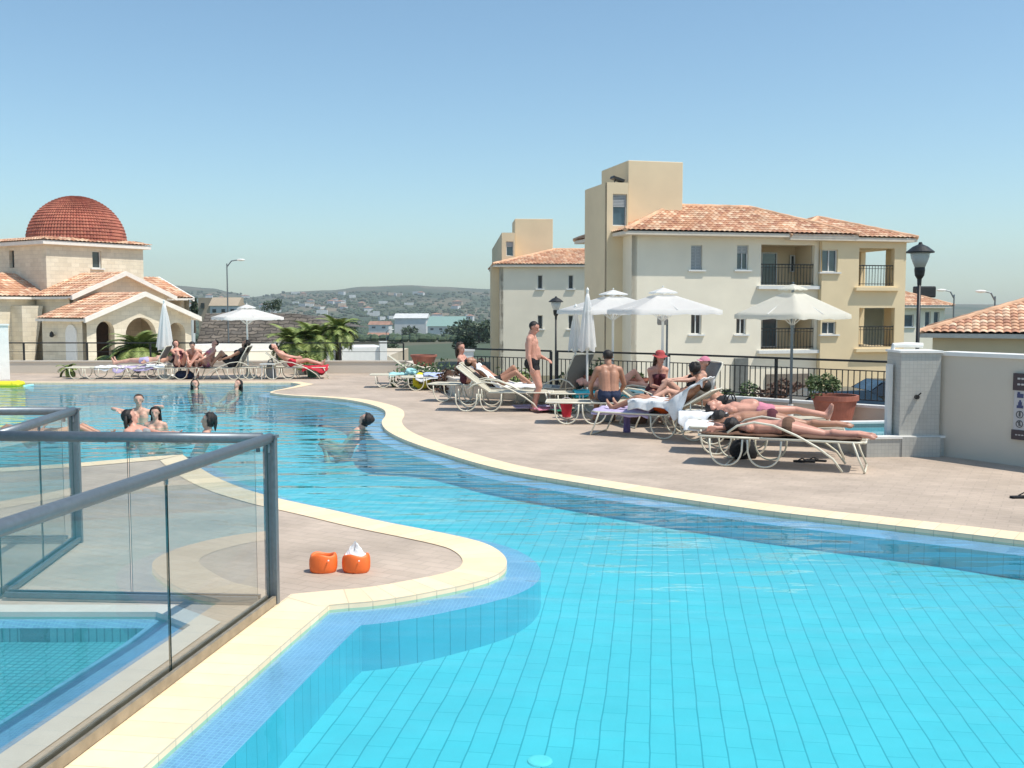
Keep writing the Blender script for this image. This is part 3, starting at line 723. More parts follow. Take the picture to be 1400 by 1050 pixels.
# recess on the left of the front (steps back towards the tower)
u0r, _ = fr.px(843, 420, 1.6)
mb = MB(); wall_panel(mb, u0r, .0, GZ, zE, [fr.px(852, 355, 1.6)[0:1] * 0 or (fr.px(852, 355, 1.6)[0], fr.px(857, 355, 1.6)[0], fr.px(852, 355, 1.6)[1], fr.px(852, 336, 1.6)[1])], v0=1.6)
mb.build('recess_wall', M['white_plaster'], apt)
# balcony recesses
for (a, b, c, d) in (bU, bL):
    m = MB(); dp = 1.7
    m.box(((a + b) / 2, .29 + dp, (c + d) / 2), (b - a + .6, .2, d - c + .6)); m.box((a - .12, .29 + dp / 2, (c + d) / 2), (.2, dp - .2, d - c + .6)); m.box((b + .12, .29 + dp / 2, (c + d) / 2), (.2, dp - .2, d - c + .6))
    m.box(((a + b) / 2, .29 + dp / 2, c - .1), (b - a + .0, dp - .2, .18)); m.box(((a + b) / 2, .29 + dp / 2, d + .1), (b - a + .0, dp - .2, .18))
    m.build('balcony_recess', M['tower_plaster'], apt)
    window(apt, (a + .1, a + (b - a) * .62, c + .03, d - .28), v0=.1 + dp - .12, mullions=1, sill=False, gm='window_blue', depth=.05)
    window(apt, (b - .36, b - .1, c + .7, d - .4), v0=.1 + dp - .12, mullions=0, sill=False, depth=.05)
    balcony_rail(apt, a, b, c, .12)
    MB().box(((a + b) / 2, -.06, c - .12), (b - a + .4, .34, .16)).build('balcony_sill', M['white_frame'], apt)
# yellow wing, 0.3 proud of the white wall
YV = -.3
yW = [(hole(1124, 341, 1145, 372, YV), 0), (hole(1124, 440, 1143, 457, YV), 0)]
lU = hole(1175, 339, 1222, 391, YV); lL = hole(1175, 421, 1222, 474, YV)
mb = MB(); wall_panel(mb, uMid, uR_, GZ, zE - .05, [w_[0] for w_ in yW] + [lU, lL], v0=YV)
# right side, with the loggia opening
wall_panel(mb, YV + .28, DEP, GZ, zE - .05, [(1.0, 3.2, lU[2], lU[3]), (1.0, 3.2, lL[2], lL[3])], v0=uR_ - .28, axis='v')
wall_panel(mb, lU[0] - .4, uR_ - .28, GZ, zE - .05, [(lU[0] + .15, uR_ - .4, lU[2], lU[3])], v0=3.6)
wall_panel(mb, YV + .28, 3.6, GZ, zE - .05, [], v0=lU[0] - .3, axis='v', t=.2)
mb.build('yellow_wall', M['yellow_plaster'], apt)
for h, s in yW: window(apt, h, v0=YV, gm='window_blue')
for (a, b, c, d) in (lU, lL):
    m = MB(); m.box(((a + uR_) / 2 - .14, 1.75, c - .12), (uR_ - a - .3, 3.3, .2)); m.box(((a + uR_) / 2 - .14, 1.75, d + .12), (uR_ - a - .3, 3.3, .2)); m.build('loggia_slab', M['yellow_plaster'], apt)
    balcony_rail(apt, a, b, c, YV + .12)
    MB().box(((a + b) / 2, YV - .08, c - .16), (b - a + .5, .3, .16)).build('balcony_sill', M['yellow_plaster'], apt)
m = MB(); m.box(((lL[0] + lL[1]) / 2 + .35, 3.45, (lL[2] + lL[3]) / 2 - .1), (1.0, .08, lL[3] - lL[2] - .4)); m.build('loggia_door', M['window_glass'], apt)
# furniture on the loggia
hip_roof(apt, u0r + .2, uMid + 1.2, 0, DEP, zE + .02, 1.55, over=.62)
hip_roof(apt, uMid - 1.5, uR_ + .05, YV + .1, DEP - .6, zE - .10, 1.2, over=.40)
# towers
def tower(root, F_, l, c, r, top, back, backtop, side_u, zb=GZ, dv=0, curved=True, win=None, mname='tower_plaster'):
    # front face from pixel c to r at depth dv, side face reaching left to pixel l
    a, zt = F_.px(c, top, dv); b, _ = F_.px(r, top, dv); lenv = F_.pn(l, top, a)[0] - dv
    mb = MB()
    hs = []
    if win: x0, z1 = F_.px(win[0], win[1], dv); x1, z0 = F_.px(win[2], win[3], dv); hs = [(x0, x1, z0, z1)]
    wall_panel(mb, a, b, zb, zt, hs, v0=dv, t=.25)
    # side + back with a rounded far left edge
    n = 8; prof = []
    Lv = max(1.2, lenv)
    ring = [(a, dv + .002)]; 
    for i in range(n + 1): an = PI / 2 * i / n; ring.append((a + .0 + (1 - math.cos(an)) * 1.4, dv + Lv - 1.4 + math.sin(an) * 1.4))
    ring += [(b, dv + Lv), (b, dv + .25), (a + .25, dv + .25)]
    vs = [(x, y, zb) for x, y in ring] + [(x, y, zt) for x, y in ring]; k = len(ring)
    mb.add(vs, [(i, (i + 1) % k, k + (i + 1) % k, k + i) for i in range(k)] + [tuple(range(k, 2 * k))])
    mb.build('stair_tower', M[mname], root)
    if win: window(root, hs[0], v0=dv, shutter=.38, sill=False, mullions=0, gm='window_blue')
    if back:
        a2, z2 = F_.px(back[0], backtop, dv + 1.2); b2, _ = F_.px(back[1], backtop, dv + 1.2)
        MB().box(((a2 + b2) / 2, dv + 1.2 + 2.0, (zb + z2) / 2), (b2 - a2, 4.0, z2 - zb)).build('lift_tower', M['tower_plaster'] if mname == 'tower_plaster' else M[mname], root, bevel=.03)
    return zt
zt = tower(apt, fr, 790, 830, 859, 249, (859, 934), 219, 0, dv=1.2, win=(838, 265, 857, 309))
a, z = fr.px(848, 243, 2.0)
m = MB(); m.box((a, 2.4, zt + .3), (.6, .5, .12), 0, rot=Matrix.Rotation(.3, 3, 'Y')); m.tube([(a - .2, 2.4, zt), (a - .1, 2.4, zt + .3)], .03, 6); m.tube([(a + .2, 2.4, zt), (a + .2, 2.4, zt + .3)], .03, 6); m.build('roof_equipment', M['black_metal'], apt)
# drainpipe and step of lit strip beside the recess
MB().tube([(u0r + .06, 1.5, GZ), (u0r + .06, 1.5, zE)], .06, 8).build('drainpipe', M['white_frame'], apt)
# ground floor arch and door
a, z1 = fr.px(1040, 510, -.02); b, _ = fr.px(1112, 510, -.02)
MB().box(((a + b) / 2 , -.05, -2.1), ((b - a) * .8, .1, 1.6)).build('garage_door', mat('brown_door', (.20, .17, .14), .5), apt)
a, _ = fr.px(1012, 520); MB().box((a, -.06, -1.6), (.7, .12, 2.2)).build('door', mat('grey_door', (.16, .17, .16), .5), apt)

# ---- second block, farther left
TH2 = math.radians(3); fr2 = Fr(683, 420, 74, TH2); apt2 = empty('apartment_block', fr2.o, TH2, 'cream apartment block with terracotta roof farther left behind the lamp post', 'building')
u2 = 9.5; z2 = fr2.px(700, 362)[1]
def hole2(l, t, r, b): a, z1 = fr2.px(l, t); c, z0 = fr2.px(r, b); return (a, c, z0, z1)
hs = [hole2(735, 376, 742, 395), hole2(777, 376, 784, 395), hole2(735, 431, 742, 450), hole2(777, 431, 784, 450)]
mb = MB(); wall_panel(mb, 0, u2, GZ, z2, hs); wall_panel(mb, 0, 9, GZ, z2, [], v0=.001, axis='v'); mb.box((u2 / 2, 9, (GZ + z2) / 2), (u2, .28, z2 - GZ)); mb.box((u2, 4.5, (GZ + z2) / 2), (.2, 9, z2 - GZ)); mb.build('white_wall', M['white_plaster'], apt2)
for h in hs: window(apt2, h, mullions=0)
hip_roof(apt2, -.1, u2 + 3, 0, 9, z2 + .02, 1.3, over=.4)
tower(apt2, fr2, 672, 686, 704, 318, (704, 756), 299, 0, dv=3.2, win=(692, 330, 702, 350))
MB().box((-.3, 1.7, (GZ + z2) / 2), (.58, 2.2, z2 - GZ - .1)).build('side_wall', M['tower_plaster'], apt2)

# ---- block behind, right of the yellow wing
fr3 = Fr(1225, 420, 78, TH); apt3 = empty('apartment_block', fr3.o, TH, 'distant pale block with tiled roof right behind the black street lamp', 'building')
z3 = fr3.px(1240, 418)[1]; u3, _ = fr3.px(1292, 418)
def hole3(l, t, r, b): a, z1 = fr3.px(l, t); c, z0 = fr3.px(r, b); return (a, c, z0, z1)
hs = [hole3(1236, 430, 1249, 447), hole3(1265, 426, 1272, 447), hole3(1277, 426, 1284, 447)]
mb = MB(); wall_panel(mb, 0, u3, GZ, z3, hs); mb.box((u3 / 2, 8, (GZ + z3) / 2), (u3, .28, z3 - GZ)); mb.box((u3 - .1, 4.15, (GZ + z3) / 2), (.2, 7.4, z3 - GZ)); mb.build('wall', M['white_plaster'], apt3)
for h in hs: window(apt3, h, mullions=0, gm='window_blue')
hip_roof(apt3, 0, u3, 0, 8, z3, 1.05, over=.5)
a, z = fr3.px(1268, 399, 3); MB().box((a, 3.4, z), (1.5, 1.0, .9)).build('water_tank', M['black_metal'], apt3, bevel=.1)
# ---- house behind the grey wall
fr4 = Fr(1276, 420, 38, math.radians(-24)); hs4 = empty('house', fr4.o, math.radians(-24), 'low yellow house with wide tiled roof behind the grey wall', 'building')
z4 = fr4.px(1290, 457)[1]; MB().box((5, 4.4, (GZ + z4) / 2), (10, 8, z4 - GZ)).build('wall', M['yellow_plaster'], hs4)
hip_roof(hs4, 0, 10, .4, 8.4, z4 + .05, 1.45, over=.5)

# ---- chapel
CT = math.radians(56)
ch = Fr(65, 420, 56, CT); cr = empty('chapel', ch.o, CT, 'domed stone chapel with terracotta roofs and arched porch', 'building')
CZ = -1.25
S, _ = ch.px(197, 400); zc = ch.px(65, 334)[1]
def holec(l, t, r, b, dv=0): a, z1 = ch.px(l, t, dv); c, z0 = ch.px(r, b, dv); return (a, c, z0, z1)
h1 = holec(126, 343, 139, 367)
hv = ch.pn(27, 345)[0], ch.pn(32, 345)[0]
mb = MB(); wall_panel(mb, 0, S, CZ, zc, [h1]); wall_panel(mb, .28, S, CZ, zc, [(S * .5, S * .5 + .5, h1[2], h1[3])], v0=0, axis='v')
mb.box((S / 2, S, (CZ + zc) / 2), (S, .28, zc - CZ)); mb.box((S, S / 2, (CZ + zc) / 2), (.28, S - .4, zc - CZ)); mb.build('crossing_walls', M['stone'], cr)
window(cr, h1, mullions=0, surround=None)
MB().box((.2, S * .5 + .25, (h1[2] + h1[3]) / 2), (.02, .5, h1[3] - h1[2])).build('window', M['window_glass'], cr)
# eaves slab, tiles, dome
ov = .38
MB().box((S / 2, S / 2, zc + .10), (S + 2 * ov - .1, S + 2 * ov - .1, .2)).build('cornice', M['stone_trim'], cr)
m = MB(); zt = zc + .21
for i in range(4):
    R = Matrix.Rotation(PI / 2 * i, 3, 'Z'); c_ = V((S / 2, S / 2, 0)); hh = S / 2 + ov; hi = S / 2 - .3
    q = [V((-hh, -hh, zt)), V((hh, -hh, zt)), V((hi, -hi, zt + .22)), V((-hi, -hi, zt + .22))]
    tile_slope(m, [c_ + R @ p for p in q])
m.build('cornice_tiles', M['roof'], cr)
MB().box((S / 2, S / 2, zt + .1), (S - .6, S - .6, .22)).build('roof_slab', M['stone_trim'], cr)
dr = S / 2 * .87; DCX, DCY = S / 2 + .5, S / 2 - .5; dm = MB(); n = 96; rows = 22; vs = []; fs = []; uv = []
dh = ch.px(100, 271, S / 2)[1] - (zt + .1); 
for i in range(rows):
    for e in (0, 1):
        f_ = (i + e) / rows; an = f_ * PI / 2; rr = dr * math.cos(an); zz = dh * math.sin(an); off = .05 if e == 0 else 0
        for k in range(n * 3):
            a_ = 2 * PI * k / (n * 3); bump = .05 * abs(math.sin(PI * k / 3 / 1.0)) if f_ < .93 else 0
            q = rr + (off + bump) * math.cos(an); vs.append((DCX + q * math.cos(a_), DCY + q * math.sin(a_), zt + .1 + zz + (off + bump) * math.sin(an)))
m_ = n * 3
for r_ in range(2 * rows - 1):
    for k in range(m_):
        j = (k + 1) % m_; fs.append((r_ * m_ + k, r_ * m_ + j, (r_ + 1) * m_ + j, (r_ + 1) * m_ + k)); uv.append([((k // 3) * .26 + .1, (r_ // 2) * .36 + .1)] * 4)
dm.add(vs, fs, uv); dm.build('dome', M['dome'], cr)
# gabled arms
def arm(u0, u1, v0, v1, ze, rise, face, over=.45, wallm='stone', holes=[], axis='front', endt=.28):
    # axis front: ridge runs along v, gable faces -v at v0 ; axis side: ridge along u, gable faces -u at u0
    m = MB(); tr = MB(); rf = MB()
    T = (lambda a, b, z: (a, b, z)) if axis == 'front' else (lambda a, b, z: (b, a, z))
    um = (u0 + u1) / 2; ow = .35; k = rise / ((u1 - u0) / 2 + ow); zr = ze + rise
    zw = ze + k * ow   # roof height above wall plane
    return m, tr, rf, T, um, k, zr
def gable_block(u0, u1, v0, v1, ze, rise, axis='front', arches=[], name='porch', z0=CZ, ow=.35, fo=.4):
    P = (lambda a, b, z: V((a, b, z))) if axis == 'front' else (lambda a, b, z: V((b, a, z)))
    um = (u0 + u1) / 2; hw = (u1 - u0) / 2; k = rise / (hw + ow); zr = ze + rise; zw = ze + k * ow
    m = MB(); t = .35
    # gable wall with arches: column slices
    cuts = sorted(set([u0, u1, um] + [c + dx for c, w_, zs in arches for dx in [w_ * math.cos(PI * i / 12) for i in range(13)]]))
    cuts = [c for c in cuts if u0 <= c <= u1]
    def top(u): return zr - k * abs(u - um) - .02
    def arch_h(u):
        for c, w_, zs in arches:
            if abs(u - c) < w_ - 1e-6: return zs + math.sqrt(max(0, w_ * w_ - (u - c) ** 2))
        return None
    for a, b in zip(cuts, cuts[1:]):
        mid = (a + b) / 2; inside = arch_h(mid) is not None
        if inside:
            za = zb = None
            for c, w_, zs in arches:
                if abs(mid - c) < w_: za = zs + math.sqrt(max(0, w_ * w_ - (a - c) ** 2)); zb = zs + math.sqrt(max(0, w_ * w_ - (b - c) ** 2))
            m.add([P(a, v0, za), P(b, v0, zb), P(b, v0 + t, zb), P(a, v0 + t, za)], [(0, 1, 2, 3)], [[(a, 0), (b, 0), (b, t), (a, t)]])
        else: za = zb = z0
        for vv in (v0, v0 + t): m.add([P(a, vv, za), P(b, vv, zb), P(b, vv, top(b)), P(a, vv, top(a))], [(0, 1, 2, 3)], [[(a, za), (b, zb), (b, top(b)), (a, top(a))]])
    for c, w_, zs in arches:
        for s_ in (-1, 1): m.add([P(c + s_ * w_, v0, z0), P(c + s_ * w_, v0 + t, z0), P(c + s_ * w_, v0 + t, zs), P(c + s_ * w_, v0, zs)], [(0, 1, 2, 3)], [[(0, z0), (t, z0), (t, zs), (0, zs)]])
    return m, P, um, k, zr, zw, t
def gable_finish(m, P, u0, u1, v0, v1, um, k, zr, ze, name, side_holes=None, ow=.35, fo=.4, t=.35, backwall=False):
    # side walls
    for s_, uu in ((-1, u0), (1, u1)):
        zt_ = ze + k * ow - .03
        hs_ = side_holes if (side_holes and s_ == -1) else []
        q0 = uu if s_ == -1 else uu - t
        if P(1, 0, 0).x == 1: wall_panel(m, v0 + t, v1, CZ, zt_, hs_, v0=q0, t=t, axis='v')
        else: wall_panel(m, v0 + t, v1, CZ, zt_, hs_, v0=q0, t=t, axis='u')
    w_ = m.build(name, M['stone'], cr)
    rf = MB()
    for s_ in (-1, 1):
        e = um + s_ * (abs(u1 - u0) / 2 + ow)
        a, b = P(e, v0 - fo, ze), P(e, v1, ze); c, d = P(um, v1, zr), P(um, v0 - fo, zr)
        tile_slope(rf, (a, b, c, d), amp=.05)
    rf.build('roof', M['roof'], cr)
    tr = MB()       # white raking verge boards + soffit
    for s_ in (-1, 1):
        e = um + s_ * (abs(u1 - u0) / 2 + ow)
        for (dz0, dz1, va, vb) in ((-.19, .05, v0 - fo - .05, v0 - fo + .09), (-.09, -.03, v0 - fo + .09, v0)):
            vs = [P(e, va, ze + dz0), P(um, va, zr + dz0), P(um, va, zr + dz1), P(e, va, ze + dz1), P(e, vb, ze + dz0), P(um, vb, zr + dz0), P(um, vb, zr + dz1), P(e, vb, ze + dz1)]
            tr.add(vs, [(0, 1, 2, 3), (4, 7, 6, 5), (0, 3, 7, 4), (1, 5, 6, 2), (0, 4, 5, 1), (3, 2, 6, 7)])
        vs = [P(e, v0, ze - .14), P(e, v1, ze - .14), P(e, v1, ze - .02), P(e, v0, ze - .02), P(e - s_ * .35, v0, ze - .14), P(e - s_ * .35, v1, ze - .14), P(e - s_ * .35, v1, ze - .02), P(e - s_ * .35, v0, ze - .02)]
        tr.add(vs, [(0, 1, 2, 3), (4, 7, 6, 5), (0, 4, 5, 1), (3, 2, 6, 7), (0, 3, 7, 4), (1, 5, 6, 2)])
    tr.build('verge', M['stone_trim'], cr)
# the nave arm: gable plane dvn in front of the crossing ; porch in front of it
dvn = -3.4; dvp = -7.2
nu0, _ = ch.px(101, 430, dvn); nu1, _ = ch.px(229, 430, dvn); nze = ch.px(97, 405, dvn - .4)[1]; nzr = ch.px(168, 372, dvn - .4)[1]
m, P, um, k, zr, zw, t = gable_block(nu0, nu1, dvn, 0, nze, nzr - nze)
gable_finish(m, P, nu0, nu1, dvn, 0, um, k, zr, nze, 'nave_walls')
pu0, _ = ch.px(119, 470, dvp); pu1, _ = ch.px(262, 470, dvp); pze = ch.px(113, 436, dvp - .4)[1]; pzr = ch.px(194, 400, dvp - .4)[1]
def arc(l, r, topy):
    a, zt_ = ch.px(l, topy, dvp); b, _ = ch.px(r, topy, dvp); zt_ = ch.px((l + r) / 2, topy, dvp)[1]; return ((a + b) / 2, (b - a) / 2, zt_ - (b - a) / 2)
arcs = [arc(131, 156, 439), arc(171, 213, 434), arc(229, 253, 441)]
m, P, um, k, zr, zw, t = gable_block(pu0, pu1, dvp, dvn - .02, pze, pzr - pze, arches=arcs)
vd0 = ch.pn(105, 470, pu0)[0]; vd1 = ch.pn(92, 470, pu0)[0]
gable_finish(m, P, pu0, pu1, dvp, dvn - .02, um, k, zr, pze, 'porch_walls')
# dark door behind the porch, pale arched door on the porch side
MB().box((um, dvn - .03, CZ + 1.2), (1.3, .06, 2.4)).build('door', mat('dark_wood', (.05, .03, .02), .6, .2), cr)
dmb = MB(); vc = (vd0 + vd1) / 2; wd = abs(vd0 - vd1) / 2 or .5; wd = max(.45, min(.8, wd))
ringp = [(vc - wd, CZ), (vc + wd, CZ), (vc + wd, CZ + 1.9)] + [(vc + wd * math.cos(PI * i / 10), CZ + 1.9 + wd * math.sin(PI * i / 10)) for i in range(1, 10)] + [(vc - wd, CZ + 1.9)]
vs = [(pu0 - .06, y, z) for y, z in ringp] + [(pu0 + .0, y, z) for y, z in ringp]; kk = len(ringp)
dmb.add(vs, [tuple(range(kk))] + [(i, (i + 1) % kk, kk + (i + 1) % kk, kk + i) for i in range(kk)]); dmb.build('side_door', M['white_stone'], cr)
for vv in (ch.pn(76, 466, pu0)[0],):
    m2 = MB(); m2.tube([(pu0 - .02, vv, 0.55), (pu0 - .2, vv, .6)], .02, 6); m2.lathe([(.05, 0), (.11, .06), (.09, .22), (.02, .3)], (pu0 - .2, vv, .45), 10); m2.build('wall_lamp', M['black_metal'], cr)
# left transept: gable faces -u
tu0 = -4.6
tv0 = S * .02; tv1 = S * 1.0
m, P, um2, k2, zr2, zw2, t2 = gable_block(tv0, tv1, tu0, 0, nze, nzr - nze, axis='side')
gable_finish(m, P, tv0, tv1, tu0, 0, um2, k2, zr2, nze, 'transept_walls')
# right transept, only the end of its roof shows
m, P, um2, k2, zr2, zw2, t2 = gable_block(tv0, tv1, S + 3.0, S + .1, nze, nzr - nze, axis='side')
gable_finish(m, P, tv0, tv1, S + 3.0, S + .1, um2, k2, zr2, nze, 'transept_walls', t=-.35, fo=-.4)
# battered buttress on the transept corner
b0 = ch.px(30, 430, -.9); b1 = ch.px(52, 430, -.9)
mb = MB(); x0, x1 = b0[0], b0[0] + 1.0; zt_ = ch.px(40, 418, -.9)[1]
mb.add([(x0, -.9, CZ), (x0 + .55, -.9, CZ), (x0 + .55, .2, CZ), (x0, .2, CZ), (x0, -.9, zt_), (x1 + .2, -.9, zt_), (x1 + .2, .2, zt_), (x0, .2, zt_)], [(0, 1, 5, 4), (1, 2, 6, 5), (2, 3, 7, 6), (3, 0, 4, 7), (4, 5, 6, 7)], [[(0, 0), (.5, 0), (1.2, 3), (0, 3)]] * 5)
mb.build('buttress', M['stone'], cr)

# ---- rubble bank, white walls behind the terrace
M['rubble'] = brickmat('rubble_bank', (.20, .17, .14), (.11, .098, .085), (.06, .052, .045), .7, .2, .03, rough=.95, coords='Object', rot=(PI / 2, 0, 0), bump=1, var=.45, nscale=.9, warp=.3)
p0 = at(262, 469, 62); p1 = at(460, 469, 66)
mb = MB(); nx_, nz_ = 90, 14; vs = []
zt0 = at(300, 428, 62).z; 
for j in range(nz_):
    for i in range(nx_):
        f_ = i / (nx_ - 1); p = p0.lerp(p1, f_); h_ = zt0 * (1.0 - .55 * sstep(.55, 1, f_)); z = CH * 0 + p0.z - 1 + (h_ - p0.z + 1) * j / (nz_ - 1)
        nv = mnoise.noise(V((p.x * 1.3, z * 1.6, 3))) * .35 + mnoise.noise(V((p.x * .4, z * .5, 9))) * .5
        vs.append((p.x, p.y + j * .22 + nv, z + mnoise.noise(V((p.x * .7, 5, 1))) * .2))
for i in range(nx_): x, y, z = vs[(nz_ - 1) * nx_ + i]; vs.append((x, y + 14, z - .4))
mb.add(vs, [(j * nx_ + i, j * nx_ + i + 1, (j + 1) * nx_ + i + 1, (j + 1) * nx_ + i) for j in range(nz_) for i in range(nx_ - 1)])
tag(mb.build('rubble_bank', M['rubble'], smooth=False), kind='structure')
def simple_wall(a, b, h0, h1, th, label, m, name='wall'):
    d = b - a; c = (a + b) / 2; r_ = empty(name, (c.x, c.y, 0), math.atan2(d.y, d.x), label, 'wall'); MB().box((0, 0, (h0 + h1) / 2), (d.length, th, h1 - h0)).build('wall', m, r_, bevel=.02); return r_
simple_wall(at(255, 480, 56), at(452, 480, 62), -1.6, at(300, 469, 58).z, .4, 'long white wall at the foot of the rubble bank', M['white_stone'], 'retaining_wall')
simple_wall(at(262, 480, 42), at(398, 480, 46), -1.6, at(300, 479, 44).z, .3, 'low white wall behind the open umbrella of the far terrace', M['white_plaster'], 'garden_wall')
r_ = empty('pump_house', at(474, 520, 43), .3, 'small white flat box building right of the palms', 'building')
a = at(434, 475, 43); b = at(513, 475, 43); wx = b.x - a.x
r_.location = ((a.x + b.x) / 2, 44.5, 0); z = a.z
MB().box((0, 0, z / 2 - .8), (wx, 3, z + 1.6)).build('wall', M['white'], r_); MB().box((wx * .5 - .12, -1.55, z / 2 - .7), (.3, .2, z + 1.9)).build('pilaster', M['white'], r_); MB().box((-wx * .5 + .4, -1.55, z / 2 - .7), (.14, .2, z + 1.9)).build('pilaster', M['white'], r_)

# ---- town building on the bank and far buildings
def far_building(name, l, r, t, b, Y, label, group=None, wallm='white', roofm='roof', rise=0.0, win=3, depth=None, cat='building'):
    p = at(l, b, Y); q = at(r, t, Y); W_ = q.x - p.x; D_ = depth or W_ * .7; h_ = q.z - p.z
    r_ = empty(name, ((p.x + q.x) / 2, Y + D_ / 2, p.z), random.uniform(-.15, .15), label, cat, group)
    MB().box((0, 0, h_ / 2 - 4), (W_, D_, h_ + 8)).build('wall', M[wallm], r_)
    if rise: 
        rr = MB(); o_ = W_ * .04
        rr.add([(-W_ / 2 - o_, -D_ / 2 - o_, h_), (W_ / 2 + o_, -D_ / 2 - o_, h_), (W_ / 2 + o_, D_ / 2 + o_, h_), (-W_ / 2 - o_, D_ / 2 + o_, h_), (-W_ / 2 - o_, 0, h_ + rise), (W_ / 2 + o_, 0, h_ + rise)], [(0, 1, 5, 4), (2, 3, 4, 5), (1, 2, 5), (3, 0, 4), (0, 3, 2, 1)])
        rr.build('roof', M[roofm], r_)
    for i in range(win):
        MB().box(((-.5 + (i + .5) / win) * W_, -D_ / 2, h_ * .55), (W_ / win * .35, .3, h_ * .3)).build('window', M['window_glass'], r_)
    return r_
M['tan'] = mat('tan_render', (.42, .34, .25), .9, .15, .3); M['farroof'] = mat('far_roof', (.36, .20, .14), .9, .2, .2); M['farwhite'] = mat('far_white', (.62, .62, .60), .8, .1, .2); M['fargreen'] = mat('far_green_roof', (.22, .34, .30), .6, .1)
far_building('town_house', 272, 323, 407, 431, 115, 'ochre and white flat roofed house on top of the rubble bank', wallm='tan', win=4)
far_building('town_house', 288, 326, 418, 433, 110, 'lower house with dull brown roof in front of the ochre house', wallm='farwhite', roofm='tan', rise=.9, win=3)
far_building('town_house', 243, 262, 416, 431, 140, 'pale house between the chapel roof and the cypress', wallm='farwhite', win=3)
far_building('town_house', 228, 241, 412, 428, 150, 'pale house just right of the chapel eaves', wallm='farwhite', roofm='farroof', rise=1, win=2)
far_building('warehouse', 539, 582, 435, 449, 900, 'white warehouse with a curved grey roof, left of the green roofed one', wallm='farwhite', roofm='farwhite', rise=4, win=0, depth=40, cat='warehouse')
far_building('warehouse', 586, 634, 446, 455, 850, 'wide low warehouse with a pale green roof', wallm='farwhite', roofm='fargreen', rise=8, win=4, depth=45, cat='warehouse')
far_building('warehouse', 505, 533, 444, 452, 880, 'small pale shed left of the white warehouse', wallm='farwhite', roofm='farroof', rise=3, win=2, cat='warehouse')
far_building('farm_shed', 503, 530, 459, 466, 420, 'low red roofed shed behind the small white box building', wallm='tan', roofm='farroof', rise=1.2, win=3, cat='shed')
rnd = random.Random(3)
def terrain_hit(u, v):
    d = ray(u, v); t = 60.0
    while t < 6000:
        p = V((0, 0, CH)) + d * t
        if p.z < terrain(p.x, p.y): return p
        t *= 1.01
    return None
k = 0
for i in range(400):
    u = rnd.uniform(235, 668); v = rnd.choice([rnd.uniform(402, 425), rnd.uniform(414, 440)])
    p = terrain_hit(u, v)
    if p is None or p.y > 3300: continue
    s_ = rnd.uniform(9, 20) * (p.y / 2000) ** .5
    r_ = empty('far_house', p, rnd.uniform(-.6, .6), 'tiny pale house far off on the hillside', 'house', 'houses scattered over the far hills')
    h_ = rnd.uniform(5, 8); MB().box((0, 0, h_ / 2), (s_, s_ * .8, h_)).build('wall', M['farwhite'] if rnd.random() < .75 else M['tan'], r_)
    if rnd.random() < .5: MB().add([(-s_ * .54, -s_ * .44, h_), (s_ * .54, -s_ * .44, h_), (s_ * .54, s_ * .44, h_), (-s_ * .54, s_ * .44, h_), (0, 0, h_ + 2.4)], [(0, 1, 4), (1, 2, 4), (2, 3, 4), (3, 0, 4), (0, 3, 2, 1)]).build('roof', M['farroof'], r_)
    k += 1
    if k >= 70: break

# ---- vegetation
def leafball(mb, c, R, n, size, rnd, flat=1.0, hollow=.55):
    for _ in range(n):
        d = V((rnd.gauss(0, 1), rnd.gauss(0, 1), rnd.gauss(0, 1))).normalized(); r_ = R * (hollow + (1 - hollow) * rnd.random()); p = V(c) + V((d.x * r_, d.y * r_, d.z * r_ * flat))
        a = V((rnd.gauss(0, 1), rnd.gauss(0, 1), rnd.gauss(0, .7))).normalized(); b = a.cross(V((rnd.gauss(0, 1), rnd.gauss(0, 1), rnd.gauss(0, 1)))).normalized(); s_ = size * rnd.uniform(.6, 1.3)
        mb.add([p - a * s_, p + b * s_ * .45, p + a * s_, p - b * s_ * .45], [(0, 1, 2, 3)])
def bush(name, p, R, h, label, m='shrub', cat='shrub', n=900, size=.06, group=None, stem=True, seed=1):
    rn = random.Random(seed); r_ = empty(name, p, 0, label, cat, group); mb = MB()
    for i in range(9):
        c = (rn.uniform(-.55, .55) * R, rn.uniform(-.55, .55) * R, h * rn.uniform(.3, .8)); leafball(mb, c, min(R, h) * rn.uniform(.35, .55), n // 9, size, rn)
    mb.build('foliage', M[m], r_)
    if stem:
        t_ = MB()
        for i in range(5): a_ = rn.uniform(0, 6.28); t_.tube([(0, 0, 0), (R * .2 * math.cos(a_), R * .2 * math.sin(a_), h * .4), (R * .5 * math.cos(a_), R * .5 * math.sin(a_), h * .75)], [.03, .02, .008], 5)
        t_.build('stem', M['bark'], r_)
    return r_
